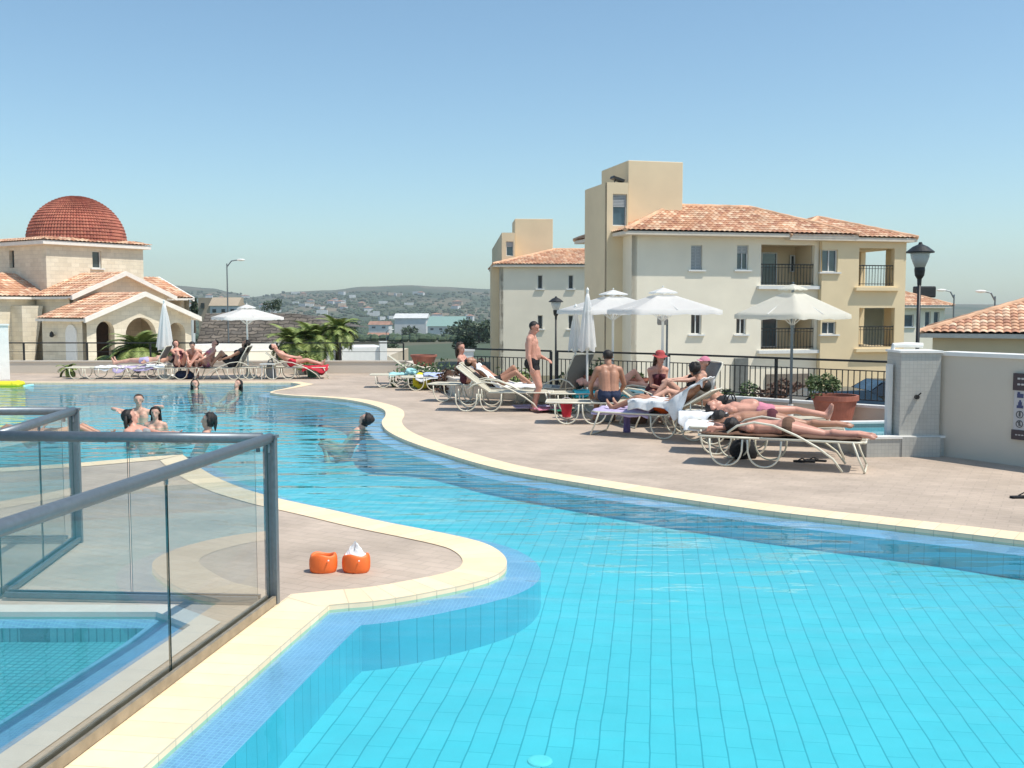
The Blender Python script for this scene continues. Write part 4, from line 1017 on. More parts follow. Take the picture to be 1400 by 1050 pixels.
def palm(name, p, h, L_, n, label, seed=1, trunk=.12, group=None):
    rn = random.Random(seed); r_ = empty(name, p, 0, label, 'palm', group); mb = MB()
    for i in range(n):
        az = rn.uniform(0, 2 * PI); el = rn.uniform(-.1, 1.35); l = L_ * rn.uniform(.75, 1.1); pts_ = []; q = V((0, 0, h)); e = el
        for j in range(11):
            pts_.append(q.copy()); q = q + V((math.cos(az) * math.cos(e), math.sin(az) * math.cos(e), math.sin(e))) * (l / 10); e -= .16 * (1.2 - el * .3)
        mb.tube(pts_, [.014 * (1 - j / 12) for j in range(11)], 4)
        sd_ = V((-math.sin(az), math.cos(az), 0))
        for j in range(22):
            f_ = 1.5 + j * .4; i0 = int(f_); i0 = min(i0, 9); b_ = pts_[i0].lerp(pts_[i0 + 1], f_ - i0); td = (pts_[i0 + 1] - pts_[i0]).normalized(); ll = L_ * .30 * (1 - .6 * abs(j / 21 - .35)) 
            for s_ in (-1, 1):
                t_ = b_ + (sd_ * s_ * .85 + td * .6).normalized() * ll + V((0, 0, -.16 * ll)); w_ = td * .024
                mb.add([b_ - w_, b_ + w_, t_], [(0, 1, 2)])
    mb.build('fronds', M['palm'], r_)
    MB().tube([(0, 0, -.05), (0, 0, h * .5), (0, 0, h + .05)], [trunk, trunk * .8, trunk * .9], 10).build('trunk', M['bark'], r_)
    return r_
def pz(u, Y, z=0): p = at(u, 500, Y); return V((p.x, p.y, z))
palm('palm', pz(190, 31.6, -.2), .80, 1.05, 64, 'bushy palm in front of the chapel porch', 3)
palm('palm', pz(160, 32, -.2), .5, .8, 30, 'small low palm at the left foot of the bushy palm', 13)
palm('palm', pz(212, 32.4, -.2), .7, .9, 34, 'palm behind the closed white umbrella of the far terrace', 23)
palm('palm', pz(93, 28.6), .22, .36, 18, 'tiny potted palm on the far pool edge left of the loungers', 4, trunk=.05)
palm('palm', pz(400, 30.9, -.1), .9, .95, 56, 'left palm of the clump behind the red towel lounger', 5)
palm('palm', pz(430, 31.1, -.1), 1.0, .98, 64, 'bright green middle palm of the clump right of the open umbrella', 6)
palm('palm', pz(463, 31.5, -.1), 1.3, .8, 56, 'taller right palm of the clump beside the white box building', 7)
bush('shrub', pz(418, 29.7), .5, .6, 'low yellowish shrub at the foot of the palm clump', m='palm', seed=4)
bush('shrub', V((pz(235, 31).x, 31, 0)), .7, .6, 'dark shrub behind the sunbathing pair on the far terrace', seed=8)
bush('shrub', V((1.3, 21.2, -.6)), .8, 1.55, 'large green shrub behind the railing beside the closed umbrella', seed=9, n=1600)
bush('shrub', V((2.0, 22.0, -.6)), .7, 1.2, 'green shrub right behind the man with the bare back', seed=10, n=1200)
bush('shrub', V((.1, 22.6, -.6)), .9, 1.1, 'yellow green shrub below the railing beside the standing man', seed=11, m='palm', n=1200)
bush('shrub', V((-1.3, 23.4, -.5)), .7, 1.35, 'dry reddish shrub behind the woman in dark red', seed=12, m='redshrub', n=900)
bush('shrub', V((-2.2, 25.0, -.6)), .9, 1.3, 'green shrub right of the terracotta bowl on the parapet', seed=14, n=1000)
bush('shrub', V((10.6, 40.5, -3.0)), 1.0, 2.5, 'rounded reddish brown bush against the cream building', seed=15, m='redshrub', n=2600, size=.1)
bush('shrub', V((9.0, 40.5, -3.0)), .8, 2.2, 'rounded dark green bush beside the reddish bush', seed=16, n=1800, size=.1)
bush('shrub', V((4.5, 40, -3.0)), 1.4, 1.8, 'hedge like green bush below the stair tower', seed=17, n=1800, size=.1)
# far trees: one wooded mass on the slopes plus countable nearer trees
rn = random.Random(5); mb = MB()
for i in range(3600):
    u = rn.uniform(200, 690); v = rn.choice([rn.uniform(400, 430), rn.uniform(425, 466), rn.uniform(440, 468)])
    p = terrain_hit(u, v)
    if p is None: continue
    s_ = rn.uniform(1.2, 3.4) * (1 + p.y / 5000) * (.6 if p.y < 500 else 1)
    for q in range(2):
        c = p + V((rn.uniform(-.7, .7) * s_, rn.uniform(-.7, .7) * s_, s_ * .5)); ring = []
        m3 = MB().ell(c, (s_ * rn.uniform(.5, 1), s_ * rn.uniform(.5, 1), s_ * rn.uniform(.45, .7)), 6, 4)
        mb.add(m3.v, m3.f)
tag(mb.build('far_woods', M['tree']), kind='stuff')
def cyp(u, Y, t, b, label):
    p = at(u, b, Y); q = at(u, t, Y); r_ = empty('cypress', p, 0, label, 'tree'); m_ = MB(); h_ = q.z - p.z; rn2 = random.Random(u)
    for j in range(14): leafball(m_, (0, 0, h_ * (j + 1) / 15), h_ * .13 * math.sin(PI * min(1, (j + 2) / 15) ** .7) + .1, 60, .25, rn2)
    m_.build('foliage', M['tree'], r_); MB().tube([(0, 0, -2), (0, 0, h_ * .5)], [.15, .05], 6).build('trunk', M['bark'], r_)
cyp(266, 120, 407, 432, 'dark narrow cypress left of the ochre house')
def tree(u, Y, t, b, R, label, seed):
    p = at(u, b, Y); q = at(u, t, Y); r_ = empty('tree', p, 0, label, 'tree', 'trees in the valley'); h_ = q.z - p.z; rn2 = random.Random(seed); m_ = MB()
    for j in range(8): leafball(m_, (rn2.uniform(-.6, .6) * R, rn2.uniform(-.6, .6) * R, h_ * rn2.uniform(.5, .85)), R * .55, 90, R * .13, rn2)
    m_.build('crown', M['tree'], r_); MB().tube([(0, 0, -2), (0, 0, h_ * .6)], [R * .08, R * .05], 6).build('trunk', M['bark'], r_)
for i, (u, Y, t, b, R, l) in enumerate([(372, 150, 410, 433, 1.3, 'dark tree beside the right tip of the open umbrella'), (640, 300, 442, 468, 5, 'large dark tree at the foot of the left hand block'), (655, 280, 446, 470, 5, 'dark tree touching the wall of the left hand block'), (620, 320, 450, 468, 4, 'dark rounded tree below the green roofed warehouse'), (560, 400, 450, 462, 4, 'dark tree below the white warehouse'), (636, 90, 462, 484, 1.1, 'olive tree left of the narrow white pillar'), (480, 300, 440, 458, 3, 'tree behind the right palm'), (535, 150, 470, 490, 1.4, 'low olive tree behind the railing right of the white box building')]): tree(u, Y, t, b, R, l, i)
# ================================================================== OBJECTS ON THE TERRACE
# ---- umbrellas
def umbrella(loc, rz, half, ztop, zedge, label, m='canvas', pole_m='white', base=True, group='open square parasols'):
    r_ = empty('parasol', loc, rz, label, 'umbrella', group); mb = MB(); zc_ = ztop - .03
    def cone(mb, h, za, zb, r0, val, sag=.06, n=10, th=0):
        # square pyramid canopy with slightly sagging panels
        vs = []; rows_ = 7
        cs = [(-h, -h), (h, -h), (h, h), (-h, h)]
        for j in range(rows_ + 1):
            f_ = r0 + (1 - r0) * j / rows_
            for s_ in range(4):
                for i in range(n):
                    t = i / n; x = cs[s_][0] * (1 - t) + cs[(s_ + 1) % 4][0] * t; y = cs[s_][1] * (1 - t) + cs[(s_ + 1) % 4][1] * t
                    pf = 1 - .05 * f_ * math.sin(PI * t)
                    sg = -sag * math.sin(PI * t) * math.sin(PI * min(1, f_ * .9))
                    vs.append((x * f_ * pf, y * f_ * pf, za + (zb - za) * f_ + sg - th))
        m_ = 4 * n
        for s_ in range(4):
            for i in range(n):
                k = s_ * n + i; x, y, z = vs[rows_ * m_ + k]; vs.append((x * 1.005, y * 1.005, z - val - .012 * math.sin(i / n * PI * 6)))
        fs = [(j * m_ + k, j * m_ + (k + 1) % m_, (j + 1) * m_ + (k + 1) % m_, (j + 1) * m_ + k) for j in range(rows_ + 1) for k in range(m_)]
        mb.add(vs, fs)
    cone(mb, half, ztop - .075, zedge, .16, .07, sag=.03)
    mb.build('canopy', M[m], r_, smooth=True)
    mb = MB(); cone(mb, half * .25, ztop, ztop - .085, .03, .02, sag=.0, n=5); mb.build('vent_cap', M[m], r_)
    MB().tube([(0, 0, .02), (0, 0, ztop - .02)], .024, 10).build('pole', M[pole_m], r_)
    MB().lathe([(.0, .035), (.014, .028), (.018, .01), (.0, 0)], (0, 0, ztop), 8, cap=False).build('finial', M[pole_m], r_)
    mb = MB()
    for k in range(4):
        for q in (-1, 0, 1):
            if q == 1: continue
            a_ = PI / 2 * k + (PI / 4 if q == 0 else 0); l_ = half * (1.38 if q == 0 else .95)
            e = V((math.cos(a_) * l_, math.sin(a_) * l_, zedge + .0)); t_ = V((0, 0, ztop - .16)); mb.tube([t_, t_.lerp(e, .97)], .008, 5)
            mb.tube([(0, 0, zedge + (ztop - zedge) * .1 - .25), t_.lerp(e, .45)], .007, 5)
    mb.build('ribs', M['white'], r_)
    if base: MB().lathe([(.26, 0), (.26, .05), (.22, .08), (.05, .09), (.045, .3), (.03, .3)], (0, 0, 0), 20).build('base', M['white'], r_)
    return r_
def closed_umbrella(loc, ztop, zbot, label, m='canvas', R=.16, pole_m='white'):
    r_ = empty('parasol', loc, random.uniform(0, 1), label, 'umbrella', 'closed parasols'); mb = MB(); n = 48; vs = []; rows_ = 10
    for j in range(rows_ + 1):
        f_ = j / rows_; rr = R * (.18 + .82 * f_ ** .8)
        for k in range(n):
            a_ = 2 * PI * k / n; q = rr * (1 + .22 * math.cos(8 * a_) * min(1, f_ * 3) + .06 * math.sin(5 * a_ + 4 * f_)); z = ztop - .05 - (ztop - zbot) * f_ + (.05 * math.cos(4 * a_) if j == rows_ else 0)
            vs.append((q * math.cos(a_), q * math.sin(a_), z))
    mb.add(vs, [(j * n + k, (j + 1) * n + k, (j + 1) * n + (k + 1) % n, j * n + (k + 1) % n) for j in range(rows_) for k in range(n)] + [tuple(range(n))])
    mb.build('canopy', M[m], r_, smooth=True)
    MB().tube([(0, 0, .02), (0, 0, ztop)], .022, 10).build('pole', M[pole_m], r_)
    MB().lathe([(.24, 0), (.24, .05), (.2, .08), (.04, .09), (.04, .28), (.025, .28)], (0, 0, 0), 18).build('base', M['white'], r_)
    MB().lathe([(.0, .08), (.03, .03), (.02, -.04)], (0, 0, ztop), 8, cap=False).build('finial', M[pole_m], r_)
def gx(u, Y): return V((at(u, 450, Y).x, Y, 0))
def zz(u, v, Y): return at(u, v, Y).z
umbrella(gx(1083, 17.4), .62, .68, zz(1083, 388, 17.4), zz(1083, 434, 17.4) + .05, 'open cream parasol farthest right, above the sunbathers', m='canvas_cream', pole_m='steel')
umbrella(gx(906, 18.4), .20, .80, zz(906, 393, 18.4), zz(906, 427, 18.4) + .04, 'open white parasol in front of the cream building, middle of the three')
umbrella(gx(838, 20.4), .28, .88, zz(838, 396, 20.4), zz(838, 427, 20.4) + .04, 'open white parasol partly behind the other, next to the stair tower')
umbrella(gx(338, 28.3), .5, .80, zz(338, 416, 28.3), zz(338, 435, 28.3) + .03, 'open white parasol on the far terrace left of the palms')
closed_umbrella(gx(803, 19.4), zz(803, 398, 19.4), zz(803, 474, 19.4), 'closed white parasol behind the seated man', R=.15)
closed_umbrella(gx(787, 20.6), zz(787, 420, 20.6), zz(787, 474, 20.6), 'closed shaded grey parasol just left of the closed white one', m='canvas', R=.13)
closed_umbrella(gx(225, 28.4), zz(225, 413, 28.4), zz(225, 474, 28.4), 'closed white parasol in front of the chapel porch', R=.20)
# ---- lamps
def lamp(loc, h, label):
    r_ = empty('street_lamp', loc, 0, label, 'street lamp', 'mushroom headed street lamps'); MB().tube([(0, 0, 0), (0, 0, h - .9)], [.05, .04], 12).build('pole', M['black_metal'], r_, smooth=True)
    MB().lathe([(.045, -.95), (.05, -.82), (.10, -.74), (.115, -.62), (.11, -.56)], (0, 0, h), 20).build('collar', M['black_metal'], r_)
    g = mat('lamp_glass', (.55, .58, .58), .15, .05); MB().lathe([(.11, -.56), (.19, -.36), (.215, -.22), (.2, -.2)], (0, 0, h), 24).build('diffuser', g, r_, smooth=True)
    MB().lathe([(.30, -.24), (.30, -.21), (.16, -.10), (.05, -.05), (.03, 0.0), (0.001, 0)], (0, 0, h), 28).build('hood', M['black_metal'], r_)
p = gx(1255, 23); lamp(V((p.x, 23, -2.5)), zz(1255, 331, 23) + 2.5, 'tall black street lamp with mushroom hood behind the grey wall')
p = gx(760, 42); lamp(V((p.x, 42, -3)), zz(760, 405, 42) + 3, 'black street lamp with mushroom hood in front of the far cream block')
def mast(u, Y, t, label, arm=1.0, s=1, col='white'):
    p = gx(u, Y); h = zz(u, t, Y) + 3; r_ = empty('lamp_mast', (p.x, Y, -3), 0, label, 'street lamp', 'tall slender road lamps'); MB().tube([(0, 0, 0), (0, 0, h - .1)], [.06, .035], 8).build('pole', M['steel'], r_)
    MB().tube([(0, 0, h - .3), (arm * .4 * s, 0, h + .05), (arm * s, 0, h + .12)], .035, 6).build('arm', M['steel'], r_)
    MB().ell((s * (arm + .15), 0, h + .12), (.26, .11, .07), 12, 6).build('lamp_head', M[col], r_)
mast(312, 62, 358, 'slender road lamp above the open parasol of the far terrace', arm=.7)
mast(1303, 52, 400, 'thin road lamp right of the distant tiled block', arm=.5, s=-1)
mast(1359, 46, 402, 'thin road lamp in front of the low tiled house', arm=.5, s=-1)
mast(528, 120, 452, 'thin lamp post right of the white box building', arm=.5)
# flood light
p = gx(905, 19.0); r_ = empty('flood_light', p, 0, 'grey floodlight box on a thin pole under the white parasol', 'floodlight'); hz_ = zz(905, 437, 19)
p2 = gx(912, 19.3); r_.location = p2
MB().tube([(0, 0, 0), (0, 0, hz_)], .02, 8).build('pole', M['steel'], r_); MB().box((-.10, -.06, hz_ - .02), (.18, .1, .15), rot=Matrix.Rotation(.3, 3, 'X')).build('lamp_box', M['c_grey'], r_, bevel=.01); MB().tube([(0, 0, hz_ - .1), (-.08, -.02, hz_)], .012, 6).build('bracket', M['black_metal'], r_)

# ---- terracotta bowls
def bowl(loc, R, h, label, plant=None, pm='shrub', seed=1):
    r_ = empty('planter', loc, 0, label, 'planter', 'terracotta bowls'); MB().lathe([(R * .62, 0), (R * .7, h * .1), (R * .86, h * .6), (R * .93, h * .82), (R * 1.0, h * .84), (R * 1.0, h), (R * .9, h), (R * .88, h * .8)], (0, 0, 0), 36, cap=False).build('bowl', M['terracotta'], r_, smooth=False)
    MB().lathe([(.0, h * .84), (R * .9, h * .84)], (0, 0, 0), 24, cap=False).build('soil', M['soil'], r_)
    if plant:
        mb = MB(); rn_ = random.Random(seed)
        for i in range(7): leafball(mb, (rn_.uniform(-.55, .55) * R + plant[2] * R, rn_.uniform(-.5, .5) * R, h + plant[0] * rn_.uniform(.05, .9)), plant[1], 130, .035, rn_)
        mb.build('plant', M[pm], r_)
pb = G(1146, 584); bowl(V((5.35, 16.9, .0)), .38, .50, 'large terracotta bowl with a small shrub behind the sunbathers feet', (.30, .13, -.40))
bh = PH + .05
bowl(V((lp(PB1, PB2, .35).x, lp(PB1, PB2, .35).y, .38)), .36, .30, 'plain terracotta bowl on the parapet left of the standing man', None)
bowl(V((gx(815, 19.95).x, 20.0, .3)), .24, .32, 'dark terracotta bowl on the parapet behind the seated man, left', (.1, .04, 0))
bowl(V((gx(872, 19.8).x, 19.85, .3)), .24, .28, 'paler terracotta bowl on the parapet right of the seated man', (.08, .04, 0))

# ---- loungers (x = 0 is the hinge, the foot end is at +x)
SH = .36
def lounger(label, back=0.0, fabric='lounger_fabric', loc=(0, 0, 0), rz=0, group='tube framed sun loungers', arms=True):
    r_ = empty('sun_lounger', loc, rz, label, 'sun lounger', group); W_ = .31; T = M['lounger_tube']
    m = MB()
    for s_ in (-1, 1): m.tube([(-.02, s_ * W_, SH), (1.1, s_ * W_, SH), (1.2, s_ * (W_ - .04), SH)], .014, 8)
    m.tube([(1.2, -W_ + .04, SH), (1.2, W_ - .04, SH)], .014, 8); m.tube([(0, -W_, SH), (0, W_, SH)], .014, 8); m.build('seat_frame', T, r_, smooth=True)
    c, s = math.cos(back), math.sin(back); L_ = .74
    def B(x, y, z): return (-x * c - z * s, y, SH + x * s + z * c - (0 if back > .05 else 0))
    m = MB(); m.tube([B(0, -W_, 0), B(L_, -W_ + .02, 0), B(L_ + .03, -W_ + .06, 0), B(L_ + .03, W_ - .06, 0), B(L_, W_ - .02, 0), B(0, W_, 0)], .014, 8); m.build('back_frame', T, r_, smooth=True)
    m = MB(); n = 10
    vs = []; 
    for i in range(n + 1):
        for j in range(5): x = 1.19 * i / n; y = -W_ + .01 + (2 * W_ - .02) * j / 4; vs.append((x, y, SH + .006 - .025 * math.sin(PI * j / 4) * math.sin(PI * i / n)))
    vs += [(x, y, z - .008) for x, y, z in vs]; k = 5 * (n + 1)
    m.add(vs, [(i * 5 + j, (i + 1) * 5 + j, (i + 1) * 5 + j + 1, i * 5 + j + 1) for i in range(n) for j in range(4)] + [(k + i * 5 + j, k + i * 5 + j + 1, k + (i + 1) * 5 + j + 1, k + (i + 1) * 5 + j) for i in range(n) for j in range(4)]); m.build('seat', M[fabric], r_)
    m = MB(); vs = []
    for i in range(n + 1):
        for j in range(5): x = (L_ + .02) * i / n; y = -W_ + .015 + (2 * W_ - .03) * j / 4; vs.append(B(x, y, .008 - .02 * math.sin(PI * j / 4)))
    vs += [tuple(V(p) - V(B(0, 0, .01)) + V(B(0, 0, 0))) for p in vs]
    m.add(vs, [(i * 5 + j, i * 5 + j + 1, (i + 1) * 5 + j + 1, (i + 1) * 5 + j) for i in range(n) for j in range(4)] + [(k + i * 5 + j, k + (i + 1) * 5 + j, k + (i + 1) * 5 + j + 1, k + i * 5 + j + 1) for i in range(n) for j in range(4)]); m.build('backrest', M[fabric], r_)
    for s_ in (-1, 1):
        m = MB(); y = s_ * (W_ + .025)
        # U loops under the seat
        for x0 in (-.62, -.16):
            m.tube([(x0 + .20 - .20 * math.cos(a), y, SH - .02 - (SH - .035) * math.sin(a) ** .6) for a in [PI * i / 12 for i in range(13)]], .012, 7)
        m.build('leg', T, r_, smooth=True)
        m = MB(); m.tube([(1.06, y, SH), (1.13, y, .17), (1.20, y, .012)], .013, 7); m.build('leg', T, r_, smooth=True)
        if arms:
            m = MB(); pts_ = [(-.40, SH + .06), (-.28, SH + .15), (-.08, SH + .20), (.15, SH + .17), (.42, SH + .06), (.66, SH - .07), (.84, SH - .2), (.95, .012)]
            m.tube([(x, s_ * (W_ + .04), z) for x, z in pts_], .014, 8); m.build('arm', T, r_, smooth=True)
    m = MB(); m.tube([(1.20, -W_ - .025, .014), (1.20, W_ + .025, .014)], .012, 7); m.build('ground_bar', T, r_, smooth=True); m = MB(); m.tube([(-.42, -W_ - .025, .016), (-.42, W_ + .025, .016)], .012, 7); m.build('ground_bar', T, r_, smooth=True)
    if back > .15:
        b1 = V(B(.42, 0, -.02))
        for s_ in (-1, 1): m = MB(); m.tube([(b1.x, s_ * (W_ - .02), b1.z), (-.36 if back < .9 else -.12, s_ * (W_ - .02), SH - .02)], .010, 6); m.build('prop', T, r_, smooth=True)
    return r_
R_ = math.radians
LN = {}
def putl(key, loc, rzd, back, label, **k): LN[key] = lounger(label, back, loc=loc, rz=R_(rzd), **k); return LN[key]
flat = putl('near', V((3.13, 12.62, 0)), -21, .0, 'cream tube lounger nearest the pool under the woman with the brown bikini')
def dupl(key, src, loc, rzd, label): LN[key] = dup(LN[src], loc, R_(rzd), label); return LN[key]
putl('second', V((3.18, 13.62, 0)), -15, .0, 'tube lounger under the deeply tanned sunbather, second from the pool', arms=False)
dupl('third', 'second', V((3.30, 14.65, 0)), -10, 'tube lounger under the pink sunbather, third from the pool')
putl('prone', V((2.42, 15.3, 0)), 153, R_(30), 'tube lounger with white towels under the sunbather beside the purple bin', arms=False)
putl('man', V((1.35, 17.25, 0)), -4, .0, 'tube lounger under the seated man with the bare back', arms=False)
putl('empty', V((-.42, 19.35, 0)), -3, R_(38), 'empty beige lounger with raised back, left of the standing man')
dupl('towel', 'empty', V((-.42, 20.5, 0)), -4, 'lounger with white towels right behind the empty raised one')
dupl('teal', 'man', V((1.45, 19.05, 0)), 2, 'lounger with turquoise towels left of the seated man')
putl('greyback', V((1.15, 20.1, 0)), 135, R_(62), 'dark grey lounger with steep raised back behind the turquoise towels', fabric='lounger_grey')
dupl('hat', 'empty', V((2.15, 17.9, 0)), -12, 'lounger of the woman with the red sun hat')
dupl('cap', 'greyback', V((3.05, 17.0, 0)), 195, 'dark grey lounger with steep back of the person with the pink cap')
dupl('black', 'man', V((3.1, 16.1, 0)), 0, 'lounger of the dark haired person sitting up')
dupl('group1', 'man', V((-2.75, 25.0, 0)), 4, 'lounger hidden by the yellow swim ring')
dupl('group2', 'man', V((-1.9, 24.2, 0)), 8, 'lounger with folded white and blue towels right of the yellow ring')
YL = 27.95
dupl('l1', 'man', V((gx(128, YL).x, YL, 0)), 0, 'leftmost flat lounger on the far pool edge')
dupl('l2', 'greyback', V((gx(214, YL).x, YL, 0)), 180, 'far lounger with purple and white towels and raised pale back')
for c_ in kids(LN['l2']):
    if c_.name.startswith(('seat.', 'backrest')) : pass
dupl('l3', 'man', V((gx(250, YL).x, YL - .1, 0)), 0, 'far lounger under the pair sitting side by side')
dupl('l4', 'greyback', V((gx(326, YL).x, YL - .1, 0)), 180, 'dark grey raised lounger of the woman in black')
dupl('l5', 'man', V((gx(350, YL).x, YL + .1, 0)), 8, 'empty beige lounger right of the open far parasol')
dupl('l6', 'empty', V((gx(392, YL).x, YL, 0)), 10, 'far lounger with a red towel left of the palm pot')
dupl('l7', 'man', V((gx(180, YL).x, YL + .9, 0)), 0, 'second row lounger behind the purple towel')
dupl('l8', 'empty', V((gx(560, 26).x, 26.2, 0)), 6, 'far lounger half hidden left of the yellow swim ring')

for k_ in ('l1', 'l2', 'l3', 'l4', 'l5', 'l6', 'l7', 'group1', 'group2', 'l8'): LN[k_].scale = (.92, .92, .86)
# ---- small things
def towel(name, loc, rz, dim, m, label, z=None, sag=.05, seed=1, back=0, drop=.0, group=None):
    z = (SH * .86 + .012 if loc[1] > 23.5 else None) if z is None else z
    # a rumpled towel lying on a lounger or on the ground; follows a raised back when back > 0
    r_ = random.Random(seed); nx_, ny_ = 26, 14; vs = []; L_, W_ = dim; z0 = z if z is not None else SH + .012
    for i in range(nx_ + 1):
        for j in range(ny_ + 1):
            x = -L_ / 2 + L_ * i / nx_; y = -W_ / 2 + W_ * j / ny_; n_ = mnoise.noise(V((x * 4 + seed * 7, y * 5, seed))) * .04 + mnoise.noise(V((x * 11, y * 11, seed))) * .015
            zz_ = z0 + .02 + abs(n_) 
            ed = max(0, abs(y) - W_ / 2 * .72) / (W_ / 2 * .28)
            if drop:
                dl = drop * (.75 + 1.6 * mnoise.noise(V((x * 3.1 + seed, math.copysign(2, y), seed)))); zz_ -= (ed ** 1.6) * max(.02, dl); y = math.copysign(min(abs(y), .32 + .03 * ed + .03 * math.sin(x * 22 + seed) * ed), y) if ed > 0 else y
            xx = x
            if back:
                hx = x + L_ * 0
                if hx < 0: xx = hx * math.cos(back) - 0; zz_ += -hx * math.sin(back)
            vs.append((xx + n_ * .4, y + n_ * .4, zz_))
    k = len(vs); vs += [(x, y, z_ - .012) for x, y, z_ in vs]; q = ny_ + 1
    fs = [(i * q + j, (i + 1) * q + j, (i + 1) * q + j + 1, i * q + j + 1) for i in range(nx_) for j in range(ny_)] + [(k + i * q + j, k + i * q + j + 1, k + (i + 1) * q + j + 1, k + (i + 1) * q + j) for i in range(nx_) for j in range(ny_)]
    for i in range(nx_): fs += [(i * q, k + i * q, k + (i + 1) * q, (i + 1) * q), (i * q + ny_, (i + 1) * q + ny_, k + (i + 1) * q + ny_, k + i * q + ny_)]
    for j in range(ny_): fs += [(j, j + 1, k + j + 1, k + j), (nx_ * q + j, k + nx_ * q + j, k + nx_ * q + j + 1, nx_ * q + j + 1)]
    o = MB().add(vs, fs).build(name, M[m], smooth=True); o.location = loc; o.rotation_euler = (0, 0, rz); return tag(o, label, 'towel', group)
def LL(key, x, y, z=0):
    o = LN[key]; return o.location + Matrix.Rotation(o.rotation_euler.z, 3, 'Z') @ V((x, y, z))
def LR(key): return LN[key].rotation_euler.z
towel('towel', LL('near', .2, 0), LR('near'), (1.9, .56), 'c_brown', 'thin brown towel under the woman nearest the pool', seed=2)
towel('towel', LL('second', -.38, .05), LR('second'), (.95, .62), 'c_white', 'white towel at the head end of the second lounger', drop=.12, seed=3)
towel('towel', LL('third', -.55, 0, .05), LR('third'), (.7, .66), 'c_white', 'white towel bunched at the head of the pink sunbather', drop=.2, seed=4)
towel('towel', LL('prone', -.02, 0, .17), LR('prone'), (1.25, .95), 'c_white', 'big white towel draped over the upper body on the raised lounger beside the purple bin', drop=.20, back=R_(34), seed=5)
towel('towel', LL('prone', .75, 0), LR('prone'), (.9, .6), 'c_lilac', 'pale lilac towel under the legs beside the purple bin', drop=.1, seed=6)
towel('towel', LL('teal', .35, 0), LR('teal'), (1.3, .64), 'c_teal', 'bright turquoise towel left of the seated man', drop=.16, seed=7)
towel('towel', LL('teal', .85, 0, .035), LR('teal'), (.75, .62), 'c_aqua', 'pale aqua towel lying over the turquoise one', drop=.1, seed=8)
towel('towel', LL('towel', .25, 0, .03), LR('towel'), (1.3, .64), 'c_white', 'white towel draped over the raised lounger behind the empty one', drop=.12, back=R_(38), seed=9)
towel('towel', LL('group2', .25, 0), LR('group2'), (1.3, .62), 'c_white', 'white towel right of the yellow swim ring', drop=.1, seed=10)
towel('towel', LL('group2', .05, 0, .04), LR('group2'), (.5, .58), 'c_bluewhite', 'pale blue towel right of the yellow swim ring', drop=.1, seed=11)
towel('towel', LL('group1', .2, 0), LR('group1'), (.9, .6), 'c_aqua', 'aqua towel behind the yellow swim ring', drop=.08, seed=12)
towel('towel', LL('l2', .5, 0), LR('l2'), (1.2, .64), 'c_lilac', 'purple towel on the far lounger in front of the bushy palm', drop=.14, seed=13)
towel('towel', LL('l2', -.05, 0, .06), LR('l2'), (.5, .66), 'c_white', 'white towel against the raised back in front of the bushy palm', drop=.1, seed=14)
towel('towel', LL('l1', .5, 0), LR('l1'), (.8, .6), 'c_white', 'white towel at the end of the leftmost far lounger', drop=.1, seed=15)
towel('towel', LL('l6', .75, 0), LR('l6'), (.7, .64), 'c_red', 'red towel hanging over the far lounger left of the palm pot', drop=.16, seed=16)
towel('towel', V((.32, 19.0, -.33)) + V((.35, .0, 0)), .4, (.55, .4), 'c_pink', 'pink and striped bundle on the paving beside the standing man', seed=17)
towel('towel', V((.95, 18.75, -.33)), .8, (.4, .35), 'c_green', 'dark green bundle on the paving left of the red bucket', seed=18)
towel('towel', LL('empty', .8, .1, -.33) , .2, (.7, .5), 'c_lilac', 'pale towel lying under the empty raised lounger', seed=19)
def bag(loc, rz, d, m, label, name='bag'):
    r_ = empty(name, loc, rz, label, 'bag'); b = MB(); n = 20; vs = []; rows_ = 8
    for j in range(rows_ + 1):
        f_ = j / rows_; k_ = (.85 + .3 * math.sin(PI * f_) - .25 * f_)
        for i in range(n):
            a = 2 * PI * i / n; w_ = mnoise.noise(V((math.cos(a) * 2, math.sin(a) * 2, f_ * 3 + d[0] * 9))) * .12
            c, s = math.cos(a), math.sin(a); sx = abs(c) ** .6 * (1 if c > 0 else -1); sy = abs(s) ** .6 * (1 if s > 0 else -1)
            vs.append((sx * d[0] / 2 * (k_ + w_), sy * d[1] / 2 * (k_ + w_), d[2] * f_))
    b.add(vs, [(j * n + i, j * n + (i + 1) % n, (j + 1) * n + (i + 1) % n, (j + 1) * n + i) for j in range(rows_) for i in range(n)] + [tuple(range(n))[::-1], tuple(rows_ * n + i for i in range(n))]); b.build('body', M[m], r_, smooth=True)
    h = MB()
    for s_ in (-1, 1): h.tube([(math.cos(a) * d[0] * .25, s_ * d[1] * .22, d[2] * .95 + math.sin(a) * d[0] * .4) for a in [PI * i / 8 for i in range(9)]], .009, 6)
    h.build('handle', M[m], r_); return r_
bag(G(912, 590) + V((0, 0, 0)), .3, (.22, .12, .14), 'c_black', 'small black shoes bag under the white towel lounger') if False else None
bag(V((3.0, 13.15, 0)), .3, (.36, .22, .24), 'c_black', 'black beach bag on the paving under the head ends of the loungers')
bag(LL('third', -.15, .42, 0), .3, (.3, .2, .58), 'c_black', 'tall black bag standing behind the pink sunbather')
bag(LL('man', .78, -.05), .2, (.3, .18, .2), 'c_brown', 'brown bag under the lounger of the seated man')
bag(LL('man', .25, .2), .2, (.26, .2, .22), 'c_grey', 'grey bag under the lounger behind the seated man')
bag(V((gx(613, 24).x, 23.8, 0)), .3, (.34, .22, .36), 'c_black', 'black bag at the right end of the blue and white towels')
